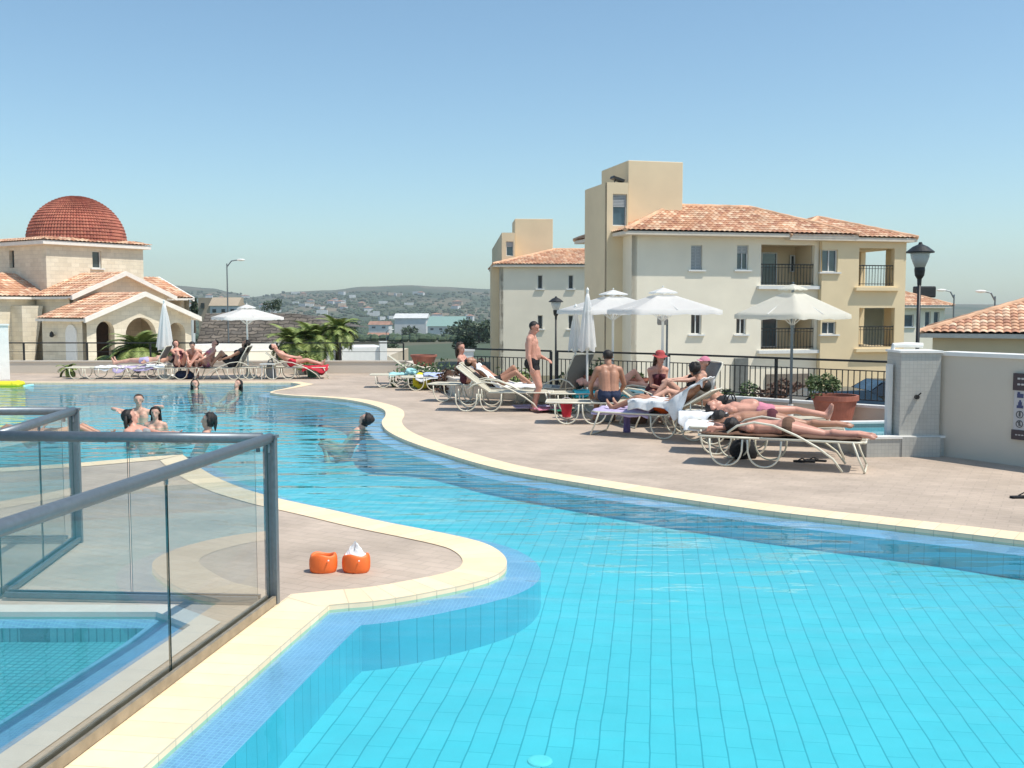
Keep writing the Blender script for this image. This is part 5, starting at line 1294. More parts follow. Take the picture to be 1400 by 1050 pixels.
bag(V((gx(252, 28).x, 27.9, 0)), 0, (.5, .25, .22), 'c_navy', 'dark bag lying under the far lounger of the sitting pair')
bag(V((gx(369, 28).x, 28.0, 0)), 0, (.25, .2, .45), 'c_grey', 'grey bag standing left of the red towel')
# bucket / bin / flipflops
r_ = empty('bucket', V((gx(775, 18.0).x, 18.0, 0)), 0, 'small red beach bucket in front of the turquoise towels', 'bucket')
MB().lathe([(.075, 0), (.11, .24), (.12, .25), (.105, .25), (.07, .02)], (0, 0, .02), 24, cap=False).build('body', M['c_red'], r_, smooth=True); MB().tube([(.11 * math.cos(a), 0, .26 + .1 * math.sin(a)) for a in [PI * i / 10 for i in range(11)]], .005, 6).build('handle', M['c_white'], r_)
pc_ = G(857, 591); r_ = empty('drinks_cooler', pc_, 0, 'tall narrow purple bin standing beside the white towel lounger', 'bin')
MB().lathe([(.055, 0), (.06, .02), (.05, .12), (.055, .3), (.075, .37), (.08, .38), (.07, .37)], (0, 0, 0), 24).build('body', M['c_purple'], r_, smooth=True); MB().lathe([(.082, .375), (.085, .40), (.07, .41), (.0, .41)], (0, 0, 0), 24, cap=False).build('lid', M['c_lilac'], r_)
def flipflop(loc, rz, m, label):
    r_ = empty('flip_flop', loc, rz, label, 'flip flop', 'flip flops on the paving'); out = [(-.13, .0), (-.12, .035), (-.05, .035), (.05, .048), (.11, .045), (.14, 0), (.11, -.045), (.05, -.048), (-.05, -.035), (-.12, -.035)]
    vs = [(x, y, .0) for x, y in out] + [(x, y, .022) for x, y in out]; n = len(out); MB().add(vs, [tuple(range(n))[::-1], tuple(range(n, 2 * n))] + [(i, (i + 1) % n, n + (i + 1) % n, n + i) for i in range(n)]).build('sole', M[m], r_)
    MB().tube([(-.02, .04, .02), (.03, .03, .05), (.08, 0, .022), (.03, -.03, .05), (-.02, -.04, .02)], .007, 6).build('strap', M['c_black'], r_)
q = G(1100, 632); flipflop(q, 2.9, 'c_black', 'dark flip flop under the lounger nearest the pool, left one'); flipflop(q + V((.17, .08, 0)), 2.7, 'c_black', 'dark flip flop under the lounger nearest the pool, right one')
q = G(750, 556); flipflop(q, .5, 'c_pink', 'pink flip flop right of the standing man'); flipflop(q + V((.12, .1, 0)), .7, 'c_pink', 'pink flip flop a little behind the other near the standing man')
q = G(1398, 681); flipflop(q, .1, 'c_black', 'dark piece standing in for a shadow at the right edge of the picture');  # dark sole shape added for the shadow of something out of frame
# arm bands
def armband(loc, rz, label, white=False):
    r_ = empty('arm_band', loc, rz, label, 'arm band', 'orange inflatable arm bands'); mb = MB(); n = 40; prof = 14; vs = []; H_ = .135
    for i in range(n):
        a = 2 * PI * i / n; crease = .006 * abs(math.sin(a * 9)) + .012 * (abs(math.cos(a)) > .97)
        for j in range(prof):
            t = 2 * PI * j / prof; rr = .075 + .020 * math.cos(t) - crease * max(0, math.cos(t)); z = H_ / 2 + (H_ / 2) * math.copysign(abs(math.sin(t)) ** .75, math.sin(t)) + .008 * math.sin(a * 3 + 1) * max(0, math.sin(t))
            vs.append((rr * math.cos(a) * 1.15, rr * math.sin(a) * .8, z))
    mb.add(vs, [(i * prof + j, ((i + 1) % n) * prof + j, ((i + 1) % n) * prof + (j + 1) % prof, i * prof + (j + 1) % prof) for i in range(n) for j in range(prof)]); mb.build('tube', M['orange_vinyl'], r_, smooth=True)
    m2 = MB(); m2.tube([(.04, -.074, .10), (.045, -.09, .105)], .006, 8); m2.build('valve', M['white'], r_)
    if white:
        w_ = MB(); vs = []; n = 18
        for i in range(n):
            for j in range(9):
                a = 2 * PI * i / n; f_ = j / 8; h_ = .08 * (1 - f_) ** .8 * (1 + .45 * math.cos(a * 2 + 1)) + .018 * mnoise.noise(V((math.cos(a) * 3, math.sin(a) * 3, f_ * 5)))
                vs.append((.08 * f_ * math.cos(a) * 1.1 - .005, .075 * f_ * math.sin(a) * .8, .115 + h_ ))
        w_.add(vs, [(i * 9 + j, ((i + 1) % n) * 9 + j, ((i + 1) % n) * 9 + j + 1, i * 9 + j + 1) for i in range(n) for j in range(8)]); w_.build('white_lining', M['c_white'], r_)
M['orange_vinyl'] = mat('orange_vinyl', (.90, .17, .03), .5, .05, 5, spec=.5)
armband(G(441, 783.5) + V((0, .04, 0)), .1, 'orange inflatable arm band on the paving, left of the pair'); armband(G(486, 783.5) + V((0, .04, 0)), -.1, 'orange inflatable arm band with crumpled white lining sticking up', True)
# yellow swim ring and yellow float
def ring(loc, rot, R, r, m, label, name='swim_ring', cat='swim ring'):
    mb = MB(); n = 28; vs = []; k = 12
    for i in range(n):
        a = 2 * PI * i / n
        for j in range(k): t = 2 * PI * j / k; rr = R + (r + .012 * math.cos(a * 7)) * math.cos(t); vs.append((rr * math.cos(a), rr * math.sin(a), r * math.sin(t)))
    mb.add(vs, [(i * k + j, ((i + 1) % n) * k + j, ((i + 1) % n) * k + (j + 1) % k, i * k + (j + 1) % k) for i in range(n) for j in range(k)]); o = mb.build(name, M[m], smooth=True); o.location = loc; o.rotation_euler = rot; return tag(o, label, cat)
ring(V((gx(576, 24.4).x, 24.3, .20)), (1.25, .0, .1), .14, .07, 'c_yellow', 'yellow swim ring leaning against a lounger')
ring(V((gx(562, 24.6).x, 24.7, .40)), (.3, .2, 0), .10, .05, 'c_aqua', 'small aqua swim ring on the lounger behind the yellow ring')
fl = empty('pool_float', V((gx(-4, 26.1).x, 25.9, -.06)), .15, 'long yellow inflatable float at the left end of the far pool edge', 'float')
mb = MB()
for i in range(4): mb.capsule((-.7, -.3 + i * .15, .06), (.6, -.3 + i * .15, .06), .075, .07, 10)
mb.build('mattress', M['c_yellow'], fl, smooth=True); MB().capsule((.52, -.30, .08), (.52, .14, .08), .07, .07, 10).build('pillow', M['c_yellow'], fl, smooth=True)
mb = MB(); mb.capsule((.72, -.1, .0), (.86, .12, .02), .04, .035, 10); mb.build('end_tube', M['c_aqua'], fl, smooth=True)
# small green pot beside the red towel, side table
pt = empty('flower_pot', V((gx(428, 28.6).x, 28.6, 0)), 0, 'green glazed pot at the foot of the palm clump', 'planter'); MB().lathe([(.16, 0), (.24, .3), (.27, .34), (.22, .34), (.2, .1)], (0, 0, 0), 24, cap=False).build('body', mat('green_glaze', (.08, .16, .11), .3), pt)
tb = empty('side_table', V((gx(366, 27.7).x, 27.75, 0)), 0, 'small white side table right of the open far parasol', 'table'); MB().box((0, 0, .42), (.4, .4, .03)).build('table_top', M['white'], tb)
for x in (-.16, .16):
    for y in (-.16, .16): MB().tube([(x, y, 0), (x * .9, y * .9, .41)], .014, 6).build('leg', M['white'], tb)
# cars
def car(loc, rz, col, label):
    r_ = empty('parked_car', loc, rz, label, 'car', 'cars parked beyond the railing'); prof = [(-2.05, .35), (-2.1, .75), (-1.95, .95), (-1.55, 1.02), (-.95, 1.42), (.35, 1.46), (1.05, 1.0), (1.85, .86), (2.1, .62), (2.08, .32)]
    mb = MB(); ys = [(-.84, 0), (-.80, 1), (.80, 1), (.84, 0)]; vs = []
    for y, up in ys:
        for x, z in prof: vs.append((x, y * (.86 if z > 1.05 else 1), z if up or z < 1.05 else z - .04))
    n = len(prof); mb.add(vs, [(k * n + i, k * n + (i + 1), (k + 1) * n + i + 1, (k + 1) * n + i) for k in range(3) for i in range(n - 1)] + [tuple(range(n)), tuple(3 * n + i for i in range(n))[::-1]]); b = mb.build('body', M[col], r_, bevel=.03)
    for (x0, x1, s_) in ((-1.35, -.35, 1), (-.28, .72, 1)):
        for sd_ in (-1, 1): MB().add([(x0, sd_ * .79, 1.03), (x1, sd_ * .79, 1.03), (x1 - (.35 if x1 > .5 else 0), sd_ * .735, 1.36), (x0 + (.35 if x0 < -1 else 0), sd_ * .735, 1.36)], [(0, 1, 2, 3)]).build('side_window', M['window_glass'], r_)
    MB().add([(1.0, -.68, 1.04), (1.0, .68, 1.04), (.42, .6, 1.45), (.42, -.6, 1.45)], [(0, 1, 2, 3)]).build('windscreen', M['window_blue'], r_)
    MB().add([(-1.57, -.66, 1.06), (-1.57, .66, 1.06), (-1.0, .6, 1.43), (-1.0, -.6, 1.43)], [(0, 1, 2, 3)]).build('rear_window', M['window_blue'], r_)
    for x in (-1.3, 1.3):
        for s_ in (-1, 1):
            w_ = empty('wheel', (x, s_ * .78, .31)); w_.parent = r_
            m_ = MB(); m_.tube([(0, -.1, 0), (0, .1, 0)], .31, 20); m_.build('tyre', M['black_metal'], w_); m2 = MB(); m2.tube([(0, -.11, 0), (0, .11, 0)], .19, 14); m2.build('rim', M['steel'], w_)
    for s_ in (-1, 1): MB().ell((2.02, s_ * .6, .68), (.08, .16, .08), 10, 6).build('headlight', M['white'], r_); MB().box((-2.06, s_ * .65, .78), (.06, .2, .12)).build('tail_light', M['c_red'], r_)
M['car_dark'] = mat('dark_blue_car_paint', (.015, .03, .045), .15, .1, 1, spec=.8); M['car_silver'] = mat('silver_car_paint', (.30, .32, .34), .2, .05, 1, metal=.6); M['car_black'] = mat('black_car_paint', (.012, .014, .018), .15, .1, 1, spec=.8)
car(V((9.2, 28.2, -1.74)), .06, 'car_dark', 'dark blue car parked right beyond the railing behind the big terracotta bowl')
car(V((11.6, 31.6, -1.74)), PI + .1, 'car_black', 'black car parked behind the dark blue one, nearer the yellow wing')
# ================================================================== PEOPLE
def ik(a, t, l1, l2, hint):
    d = t - a; L_ = min(d.length, l1 + l2 - .004); d = d.normalized(); x = (l1 * l1 - l2 * l2 + L_ * L_) / (2 * L_); h = math.sqrt(max(0, l1 * l1 - x * x)); p = hint - d * hint.dot(d)
    if p.length < 1e-4: p = V((0, 0, 1)).cross(d)
    return a + d * x + p.normalized() * h, a + d * L_
def person(label, loc, rz, pel, T, Fw, ank, wri, khint=V((0, 0, 1)), ehint=V((0, 0, -1)), foot=None, look=None, headup=None, fem=False, s=1.0, skin='skin', hair='hair', hairstyle='short', clothes=(), hat=None, vox=.011, fat=1.0, hands=None, group=None, eyes=True, bulk=1.0):
    """one continuous body grown from tapered limbs; hair, clothing and eyes are its children"""
    pel = V(pel); T = V(T).normalized(); Fw = V(Fw); Fw = (Fw - T * Fw.dot(T)).normalized(); S_ = T.cross(Fw)      # S_ = the body's left
    look = V(look).normalized() if look else Fw.copy(); hu = V(headup).normalized() if headup else (T if T.dot(look) < .9 else Fw * -1)
    C = []
    def cap(a, b, ra, rb, tg):
        k_ = bulk if tg not in ('head', 'hand', 'foot') else 1.0; C.append((V(a), V(b), ra * s * k_, rb * s * k_, tg))
    sw = .175 if fem else .195; hw = .095 if fem else .088
    hipc = pel + T * .0; waist = pel + T * .19 * s; chest = pel + T * .36 * s; sh = pel + T * .47 * s; neck = pel + T * .52 * s
    for k in (-1, 1):
        cap(hipc + S_ * k * hw * s, hipc + S_ * k * hw * s + T * .05 * s, .098 * (1.08 if fem else 1), .095, 'hip')
        cap(hipc + S_ * k * hw * .8 * s - Fw * .035 * s, hipc + S_ * k * hw * .8 * s - Fw * .035 * s + T * .03 * s, .095, .085, 'hip')
        cap(hipc + S_ * k * .055 * s + T * .05 * s, waist + S_ * k * (.045 if fem else .06) * s, .10 * fat, .088 * fat, 'belly')
        cap(waist + S_ * k * (.045 if fem else .06) * s, chest + S_ * k * .075 * s, .088 * fat, .098, 'ribs')
        cap(chest + S_ * k * .075 * s, sh + S_ * k * .085 * s, .098, .07, 'chest')
        cap(sh + S_ * k * .03 * s, sh + S_ * k * (sw - .01) * s + T * -.015 * s, .062, .056, 'chest')
        if fem: cap(chest + S_ * k * .075 * s + Fw * .075 * s - T * .0 * s, chest + S_ * k * .075 * s + Fw * .095 * s - T * .015 * s, .055, .048, 'bust')
        else: cap(chest + S_ * k * .07 * s + Fw * .045 * s + T * .03 * s, chest + S_ * k * .08 * s + Fw * .045 * s + T * .05 * s, .06, .055, 'chest')
    if fat > 1.05: cap(waist + Fw * .05 * s - T * .04 * s, waist + Fw * .05 * s + T * .05 * s, .10 * fat, .09 * fat, 'belly')
    cap(sh - T * .01 * s, neck + T * .05 * s + look * .01 * s, .058, .052, 'neck')
    # head
    hS = hu.cross(look).normalized(); hu2 = look.cross(hS).normalized(); hc = neck + T * .075 * s + hu2 * .085 * s + look * .022 * s
    R_h = Matrix((look, hS, hu2)).transposed()
    heads = []
    def hp(x, y, z): return hc + (look * x + hS * y + hu2 * z) * s
    cap(hp(-.018, 0, .035), hp(.008, 0, .03), .084, .080, 'head'); cap(hp(.01, 0, .0), hp(.03, 0, -.045), .070, .056, 'head'); cap(hp(.035, 0, -.075), hp(.055, 0, -.082), .042, .032, 'head')
    cap(hp(.0, 0, -.05), neck + T * .03 * s, .055, .052, 'neck')
    cap(hp(.088, 0, .018), hp(.103, 0, -.022), .010, .016, 'head')
    cap(hp(.080, -.018, -.055), hp(.080, .018, -.055), .012, .012, 'head')
    for k in (-1, 1): cap(hp(-.005, k * .078, .015), hp(-.012, k * .086, -.015), .016, .011, 'head'); cap(hp(.07, k * .035, .032), hp(.073, k * .015, .035), .012, .012, 'head')
    # legs
    kn = []; 
    for k, i in ((1, 0), (-1, 1)):
        hj = hipc + S_ * k * hw * s - T * .02 * s; a = V(ank[i]); kh = khint[i] if isinstance(khint, (list, tuple)) else khint
        knee, an = ik(hj, a, .43 * s, .41 * s, V(kh)); sh_d = (an - knee).normalized(); fwd = V(foot[i] if foot and isinstance(foot[0], (tuple, list, V)) else (foot or Fw)).normalized()
        cap(hj, knee, .088 if not fem else .092, .054, 'thigh%d' % i); cap(knee, an, .053, .036, 'shin%d' % i); cal = knee.lerp(an, .28) - (V(kh) - sh_d * V(kh).dot(sh_d)).normalized() * .014 * s if (V(kh) - sh_d * V(kh).dot(sh_d)).length > .01 else knee.lerp(an, .28)
        cap(cal, knee.lerp(an, .55), .052, .040, 'shin%d' % i)
        hl = an - fwd * .035 * s + sh_d * .045 * s; cap(an, hl, .036, .030, 'foot'); cap(hl, an + fwd * .09 * s + sh_d * .055 * s, .030, .028, 'foot'); cap(an + sh_d * .02 * s, an + fwd * .10 * s + sh_d * .055 * s, .034, .026, 'foot')
        ft = an + fwd * .10 * s + sh_d * .058 * s; fs_ = fwd.cross(sh_d).normalized()
        cap(ft - fs_ * .018 * s, ft - fs_ * .018 * s + fwd * .06 * s, .022, .017, 'foot'); cap(ft + fs_ * .015 * s, ft + fs_ * .015 * s + fwd * .045 * s, .022, .014, 'foot')
    for k, i in ((1, 0), (-1, 1)):
        sj = sh + S_ * k * sw * s - T * .02 * s; eh = ehint[i] if isinstance(ehint, (list, tuple)) else ehint
        el, wr = ik(sj, V(wri[i]), .285 * s, .25 * s, V(eh)); fd = (wr - el).normalized()
        cap(sj, el, .052 if not fem else .044, .036, 'uarm%d' % i); cap(el, wr, .037, .025, 'farm%d' % i); cap(el.lerp(wr, .12), el.lerp(wr, .4), .040, .034, 'farm%d' % i)
        hd = V(hands[i]).normalized() if hands and hands[i] else fd
        pn = (Fw if abs(hd.dot(Fw)) < .8 else T * -1); pn = (pn - hd * pn.dot(hd)).normalized(); sd_ = hd.cross(pn).normalized() * k
        pn2 = sd_ if abs(hd.dot(T)) > .7 else pn          # palm faces the body when the arm hangs
        if abs(hd.dot(T)) > .7: pn2 = (S_ * -k); pn2 = (pn2 - hd * pn2.dot(hd)).normalized(); sd_ = (Fw - hd * Fw.dot(hd)).normalized()
        for j in range(4):
            off_ = (1.5 - j) * .019 * s; b0 = wr + sd_ * off_ * .55 + hd * .012 * s; b1 = wr + hd * (.082 - abs(1 - j) * .004) * s + sd_ * off_
            cap(b0, b1, .0165, .0125, 'hand'); fl_ = (.070, .077, .071, .056)[j] * s
            m1 = b1 + (hd * .92 + pn2 * (.22 + .05 * j)).normalized() * fl_ * .5; m2 = m1 + (hd * .72 + pn2 * (.6 + .08 * j)).normalized() * fl_ * .5; cap(b1, m1, .0105, .0095, 'hand'); cap(m1, m2, .0095, .0082, 'hand')
        t0 = wr + hd * .022 * s + sd_ * .022 * s; t1 = t0 + (hd * .7 + sd_ * .75).normalized() * .036 * s; cap(t0, t1, .016, .0115, 'hand'); cap(t1, t1 + (hd * .9 + sd_ * .25 + pn2 * .3).normalized() * .032 * s, .0112, .0095, 'hand')
    mb = MB()
    for a, b, ra, rb, tg in C: mb.capsule(a, b, ra, rb, 12)
    me = mb.mesh('tmp'); ob = bpy.data.objects.new('tmp', me); COL.objects.link(ob)
    rm = ob.modifiers.new('r', 'REMESH'); rm.mode = 'VOXEL'; rm.voxel_size = vox; sm = ob.modifiers.new('s', 'SMOOTH'); sm.factor = .5; sm.iterations = 3
    dg = bpy.context.evaluated_depsgraph_get(); ev = ob.evaluated_get(dg); bm_ = bpy.data.meshes.new_from_object(ev); bpy.data.objects.remove(ob); bpy.data.meshes.remove(me)
    bm_.name = 'person'; bm_.materials.clear(); bm_.materials.append(M[skin]); bm_.polygons.foreach_set('use_smooth', [True] * len(bm_.polygons))
    root = bpy.data.objects.new('person', bm_); COL.objects.link(root); root.location = loc; root.rotation_euler = (0, 0, rz); tag(root, label, 'person', group)
    # nearest-limb lookup for clothing and hair
    n = len(bm_.vertices); P = np.empty(n * 3); bm_.vertices.foreach_get('co', P); P = P.reshape(-1, 3); NN = np.empty(n * 3); bm_.vertex_normals.foreach_get('vector', NN); NN = NN.reshape(-1, 3)
    best = np.full(n, 1e9); bi = np.zeros(n, int); bt = np.zeros(n)
    for ci, (a, b, ra, rb, tg) in enumerate(C):
        A = np.array(a); D = np.array(b - a); L2 = max(1e-9, D @ D); t = np.clip(((P - A) @ D) / L2, 0, 1); d = np.linalg.norm(P - A - t[:, None] * D, axis=1) - (ra + (rb - ra) * t); m_ = d < best; best[m_] = d[m_]; bi[m_] = ci; bt[m_] = t[m_]
    tags_ = np.array([c[4] for c in C])[bi]
    rel = P - np.array(pel); th_ = rel @ np.array(T) / s; fh = rel @ np.array(Fw) / s; shh = rel @ np.array(S_) / s
    Hh = P - np.array(hc); hx = Hh @ np.array(look) / s; hy = Hh @ np.array(hS) / s; hz2 = Hh @ np.array(hu2) / s
    polys = [tuple(p.vertices) for p in bm_.polygons]
    def shell(name, mask, off_, m, jitter=0):
        fs = [f for f in polys if all(mask[i] for i in f)]
        if not fs: return
        ids = sorted({i for f in fs for i in f}); mp = {v: i for i, v in enumerate(ids)}; o_ = off_[ids] if hasattr(off_, '__len__') else np.full(len(ids), off_)
        vs = P[ids] + NN[ids] * o_[:, None]
        MB().add([tuple(v) for v in vs], [tuple(mp[i] for i in f) for f in fs]).build(name, m, root, smooth=True)
    ishead = (tags_ == 'head') | ((tags_ == 'neck') & (hz2 > -.09))
    th0 = np.char.startswith(tags_, 'thigh')
    for c in clothes:
        kind, m = c[0], M[c[1]]
        if kind == 'trunks': shell('swim_trunks', ((tags_ == 'hip') | ((tags_ == 'belly') & (th_ < .07)) | (th0 & (bt < .30))), .007, m)
        elif kind == 'shorts': shell('shorts', ((tags_ == 'hip') | ((tags_ == 'belly') & (th_ < .08)) | (th0 & (bt < .62))), .012, m)
        elif kind == 'bottom': shell('bikini_bottom', ((tags_ == 'hip') & (th_ < .055 - .0 * fh) & (np.abs(shh) < .5)) | (th0 & (bt < .03)), .004, m)
        elif kind == 'top': shell('bikini_top', ((tags_ == 'bust') | (np.isin(tags_, ['ribs', 'chest']) & (th_ > .315) & (th_ < .345))), .005, m)
        elif kind == 'suit': shell('swimsuit', (np.isin(tags_, ['hip', 'belly', 'ribs', 'bust']) | ((tags_ == 'chest') & (th_ < .40)) | (th0 & (bt < .04))), .005, m)
        elif kind == 'dress': shell('dress', (np.isin(tags_, ['hip', 'belly', 'ribs', 'bust', 'chest']) | (th0 & (bt < .7))), .012, m)
        elif kind == 'shirt': shell('t_shirt', (np.isin(tags_, ['hip', 'belly', 'ribs', 'bust', 'chest']) & (th_ > -.02)) | (np.char.startswith(tags_, 'uarm') & (bt < .6)), .012, m)
    hm = ishead & (((hx < -.005 + .9 * np.maximum(0, hz2 - .055)) & (hz2 > -.045)) | (hz2 > .088) | ((hx < .03) & (hz2 > .05)))
    hm &= ~((np.abs(hy) > .07) & (hz2 < .03) & (hx > -.03))
    if hairstyle == 'short': shell('hair', hm, .010, M[hair])
    elif hairstyle in ('long', 'bun', 'tail'):
        hm = ishead & ((hx < .012 + .8 * np.maximum(0, hz2 - .04)) & (hz2 > -.10) | (hz2 > .082)) ; shell('hair', hm, .015 + .008 * np.sin(P[:, 0] * 60) ** 2, M[hair])
        mb = MB(); hl = MB()
        if hairstyle == 'bun': mb.ell(hp(-.085, 0, .075), (.045 * s, .042 * s, .045 * s), 14, 10)
        else:
            dn = (hp(-.07, 0, -.02)); g_ = (V((0, 0, -1)) * .8 - T * .35 - look * .12).normalized()
            for q in range(7 if hairstyle == 'long' else 3):
                a_ = (q - (3 if hairstyle == 'long' else 1)) * (.024 if hairstyle == 'long' else .012); st_ = hp(-.055 if hairstyle == 'long' else -.09, a_, .03 if hairstyle == 'long' else .05)
                ln = .24 if hairstyle == 'long' else .2; mb.tube([st_, st_ + (g_ * .35 - look * .03) * ln * s, st_ + (g_ * .7 + S_ * a_) * ln * s, st_ + g_ * ln * s], [.026 * s, .028 * s, .02 * s, .006 * s], 8)
        mb.build('hair_bun' if hairstyle == 'bun' else 'hair_length', M[hair], root, smooth=True)
    if eyes:
        for k in (-1, 1): MB().ell(hp(.0735, k * .030, .016), (.009 * s, .010 * s, .006 * s), 8, 6, R_h).build('eye', M['eye'], root)
        MB().ell(hp(.088, 0, -.056), (.008 * s, .024 * s, .005 * s), 10, 6, R_h).build('lips', M['lips'], root)
    if hat:
        h_ = MB(); 
        if hat[0] == 'sunhat':
            vs = []; k = 28; pr = [(.155, .045), (.12, .062), (.092, .07), (.09, .12), (.06, .15), (.002, .158)]
            for i in range(k):
                for r2, z2_ in pr: a_ = 2 * PI * i / k; vs.append(hp(-.01 + r2 * math.cos(a_), r2 * math.sin(a_) * .95, z2_ + (.012 * math.sin(3 * a_) if r2 > .15 else 0)))
            m_ = len(pr); h_.add(vs, [(i * m_ + j, ((i + 1) % k) * m_ + j, ((i + 1) % k) * m_ + j + 1, i * m_ + j + 1) for i in range(k) for j in range(m_ - 1)]); h_.build('sun_hat', M[hat[1]], root, smooth=True)
        else:
            shell('cap', ishead & (hz2 > .052), .014, M[hat[1]])
            h_.ell(hp(.105, 0, .058), (.055 * s, .06 * s, .008 * s), 14, 6, R_h); h_.build('cap_peak', M[hat[1]], root, smooth=True)
    return root
M['lips'] = mat('lips', (.45, .16, .13), .4, .05)
Z = V((0, 0, 1))
# 1 standing man, turned to the right, head bowed
mp_ = G(728, 562)
person('bare chested man in black swim trunks standing beside the empty lounger', V((mp_.x, mp_.y, 0)), R_(-14), (0, 0, .90), (-.045, 0, 1), (1, 0, 0), [(-.02, .10, .075), (.06, -.11, .075)], [(.22, .16, .98), (.04, -.27, .76)], khint=V((1, 0, 0)), ehint=[V((-.6, .3, -.2)), V((-1, -.3, 0))], foot=[(1, .15, 0), (1, -.15, 0)], look=(1, -.05, -.42), headup=(.35, 0, 1), skin='skin_red', clothes=[('trunks', 'c_black')], vox=.008, fat=1.1, s=1.0, bulk=1.13)
def lie(label, key, up, skin, hairstyle, clothes, arms='front', x0=.38, y=0, fem=True, s=.98, dz=0, foot=None, hair='hair', eyes=True, vox=.011, bend=0, look=None, head=None, fat=1.0, group=None, legs=.86):
    """lying along a flat lounger, head towards -x; up = +1 on the back, -1 on the front"""
    z = SH + .115 + dz; Fw = V((0, 0, up)); T = V((-1, 0, .03 * up))
    if arms == 'front': w_ = [(x0 - .98, y + .26 * -up, z - .03), (x0 - .98, y - .26 * -up, z - .03)]; eh = [V((0, -up, 0)), V((0, up, 0))]
    elif arms == 'head': w_ = [(x0 - .72, y + .12 * -up, z - .06), (x0 - .72, y - .12 * -up, z - .06)]; eh = [V((-.4, -up, 0)), V((-.4, up, 0))]
    else: w_ = [(x0 + .06, y - .26 * up, z - .05), (x0 + .06, y + .26 * up, z - .05)]; eh = [V((0, -up, -.3)), V((0, up, -.3))]
    kz = V((0, 0, up)) if not bend else V((0, 0, 1)); l = legs
    ank = [(x0 + l, y - .09 * up, z - .05), (x0 + l - (bend and .28), y + .09 * up, z - .05 + (0))]
    return person(label, LN[key].location, LR(key), (x0, y, z), T, Fw, ank, w_, khint=kz, ehint=eh, foot=foot or ((.25, 0, 1) if up > 0 else (1, 0, -.15)), look=look or ((0, 0, 1) if up > 0 else (-.55, .75, -.25)), headup=(-1, 0, 0) if up > 0 else (-.8, -.5, .2), fem=fem, s=s, skin=skin, hairstyle=hairstyle, hair=hair, clothes=clothes, eyes=eyes, vox=vox, fat=fat, group=group)
lie('woman in a brown bikini lying on her front on the lounger nearest the pool', 'near', -1, 'skin_red', 'bun', [('bottom', 'c_brown')], arms='front', x0=.28, y=.0, vox=.009)
lie('deeply tanned woman lying on her front on the second lounger', 'second', -1, 'skin_tan', 'long', [('bottom', 'c_maroon')], arms='head', x0=.28, fat=1.12)
lie('pink skinned person in pale trunks lying on the back on the third lounger', 'third', 1, 'skin_red', 'short', [('trunks', 'c_pink')], arms='side', x0=.30, fem=False, fat=1.15, s=1.02)

lie('sunbather with one knee up lying behind the turquoise towels', 'teal', 1, 'skin_red', 'short', [('bottom', 'c_navy')], arms='side', x0=.5, bend=1, dz=.02)
def sit(label, loc, rz, seat=None, T=(-.12, 0, 1), ank=None, wri=None, kh=V((0, 0, 1)), eh=V((-.4, 0, -1)), **k):
    if seat is None: seat = SH * .86 if loc[1] > 23.5 else SH
    z = seat + .105; ank = ank or [(.78, .13, seat + .06), (.78, -.13, seat + .06)]; wri = wri or [(.28, .22, z + .1), (.28, -.22, z + .1)]
    return person(label, loc, rz, (0, 0, z), T, (1, 0, .1), ank, wri, khint=kh, ehint=eh, foot=k.pop('foot', (.5, 0, 1)), **k)
# 2 seated man, his back to the camera
sit('man with a bare tanned back sitting on a lounger, turned away', V((gx(834, 17.1).x, 17.12, 0)), R_(96), T=(.22, 0, 1), ank=[(.42, .16, .08), (.42, -.16, .08)], foot=(1, 0, 0), kh=V((1, 0, .6)), wri=[(.34, .24, SH + .12), (.34, -.24, SH + .12)], eh=[V((-.6, .7, -.3)), V((-.6, -.7, -.3))], look=(1, .0, -.25), skin='skin_tan', clothes=[('trunks', 'c_navy')], s=.98, vox=.010, fat=1.1, bulk=1.12)
sit('woman in a red sun hat and dark swimsuit sitting up', V((gx(895, 17.8).x, 17.75, 0)), R_(-70), T=(.30, 0, 1), ank=[(.40, .12, .09), (.42, -.12, .09)], foot=(1, 0, 0), kh=V((1, 0, .6)), look=(1, .1, -.15), skin='skin_red', fem=True, hairstyle='long', hair='hair_brown', clothes=[('suit', 'c_maroon')], hat=('sunhat', 'c_hatred'), s=.93, wri=[(.36, .06, SH + .22), (.36, -.06, SH + .22)])
towel('towel', V((gx(902, 17.5).x, 17.4, .04)), 1.5, (.5, .4), 'c_navy', 'navy towel on the knees of the woman with the red sun hat', seed=30)
sit('person with a pink cap leaning back on a dark lounger', LL('cap', .15, 0), LR('cap'), T=(-.55, 0, .85), ank=[(.75, .13, SH + .06), (.55, -.13, SH + .07)], skin='skin', fem=True, hairstyle='short', hair='hair_brown', clothes=[('suit', 'c_black')], hat=('cap', 'c_pink'), s=.95, look=(.9, .3, 0), wri=[(.5, .1, SH + .35), (.5, -.1, SH + .35)])
sit('dark haired person with tanned skin sitting up, seen from behind', V((gx(986, 16.0).x, 16.05, 0)), R_(150), T=(.70, 0, .8), skin='skin_tan', hairstyle='bun', hair='hair', fem=True, clothes=[('top', 'c_black'), ('bottom', 'c_black')], s=.95, look=(1, -.3, -.3), wri=[(.5, .12, SH + .25), (.5, -.12, SH + .25)])
sit('woman in a dark red top sitting behind the empty lounger', V((gx(638, 21.2).x, 21.2, 0)), R_(-15), T=(-.25, 0, 1), skin='skin_red', hairstyle='long', hair='hair_brown', fem=True, clothes=[('suit', 'c_maroon')], s=.97, look=(1, -.5, 0), wri=[(.4, .15, SH + .25), (.35, -.2, SH + .2)])
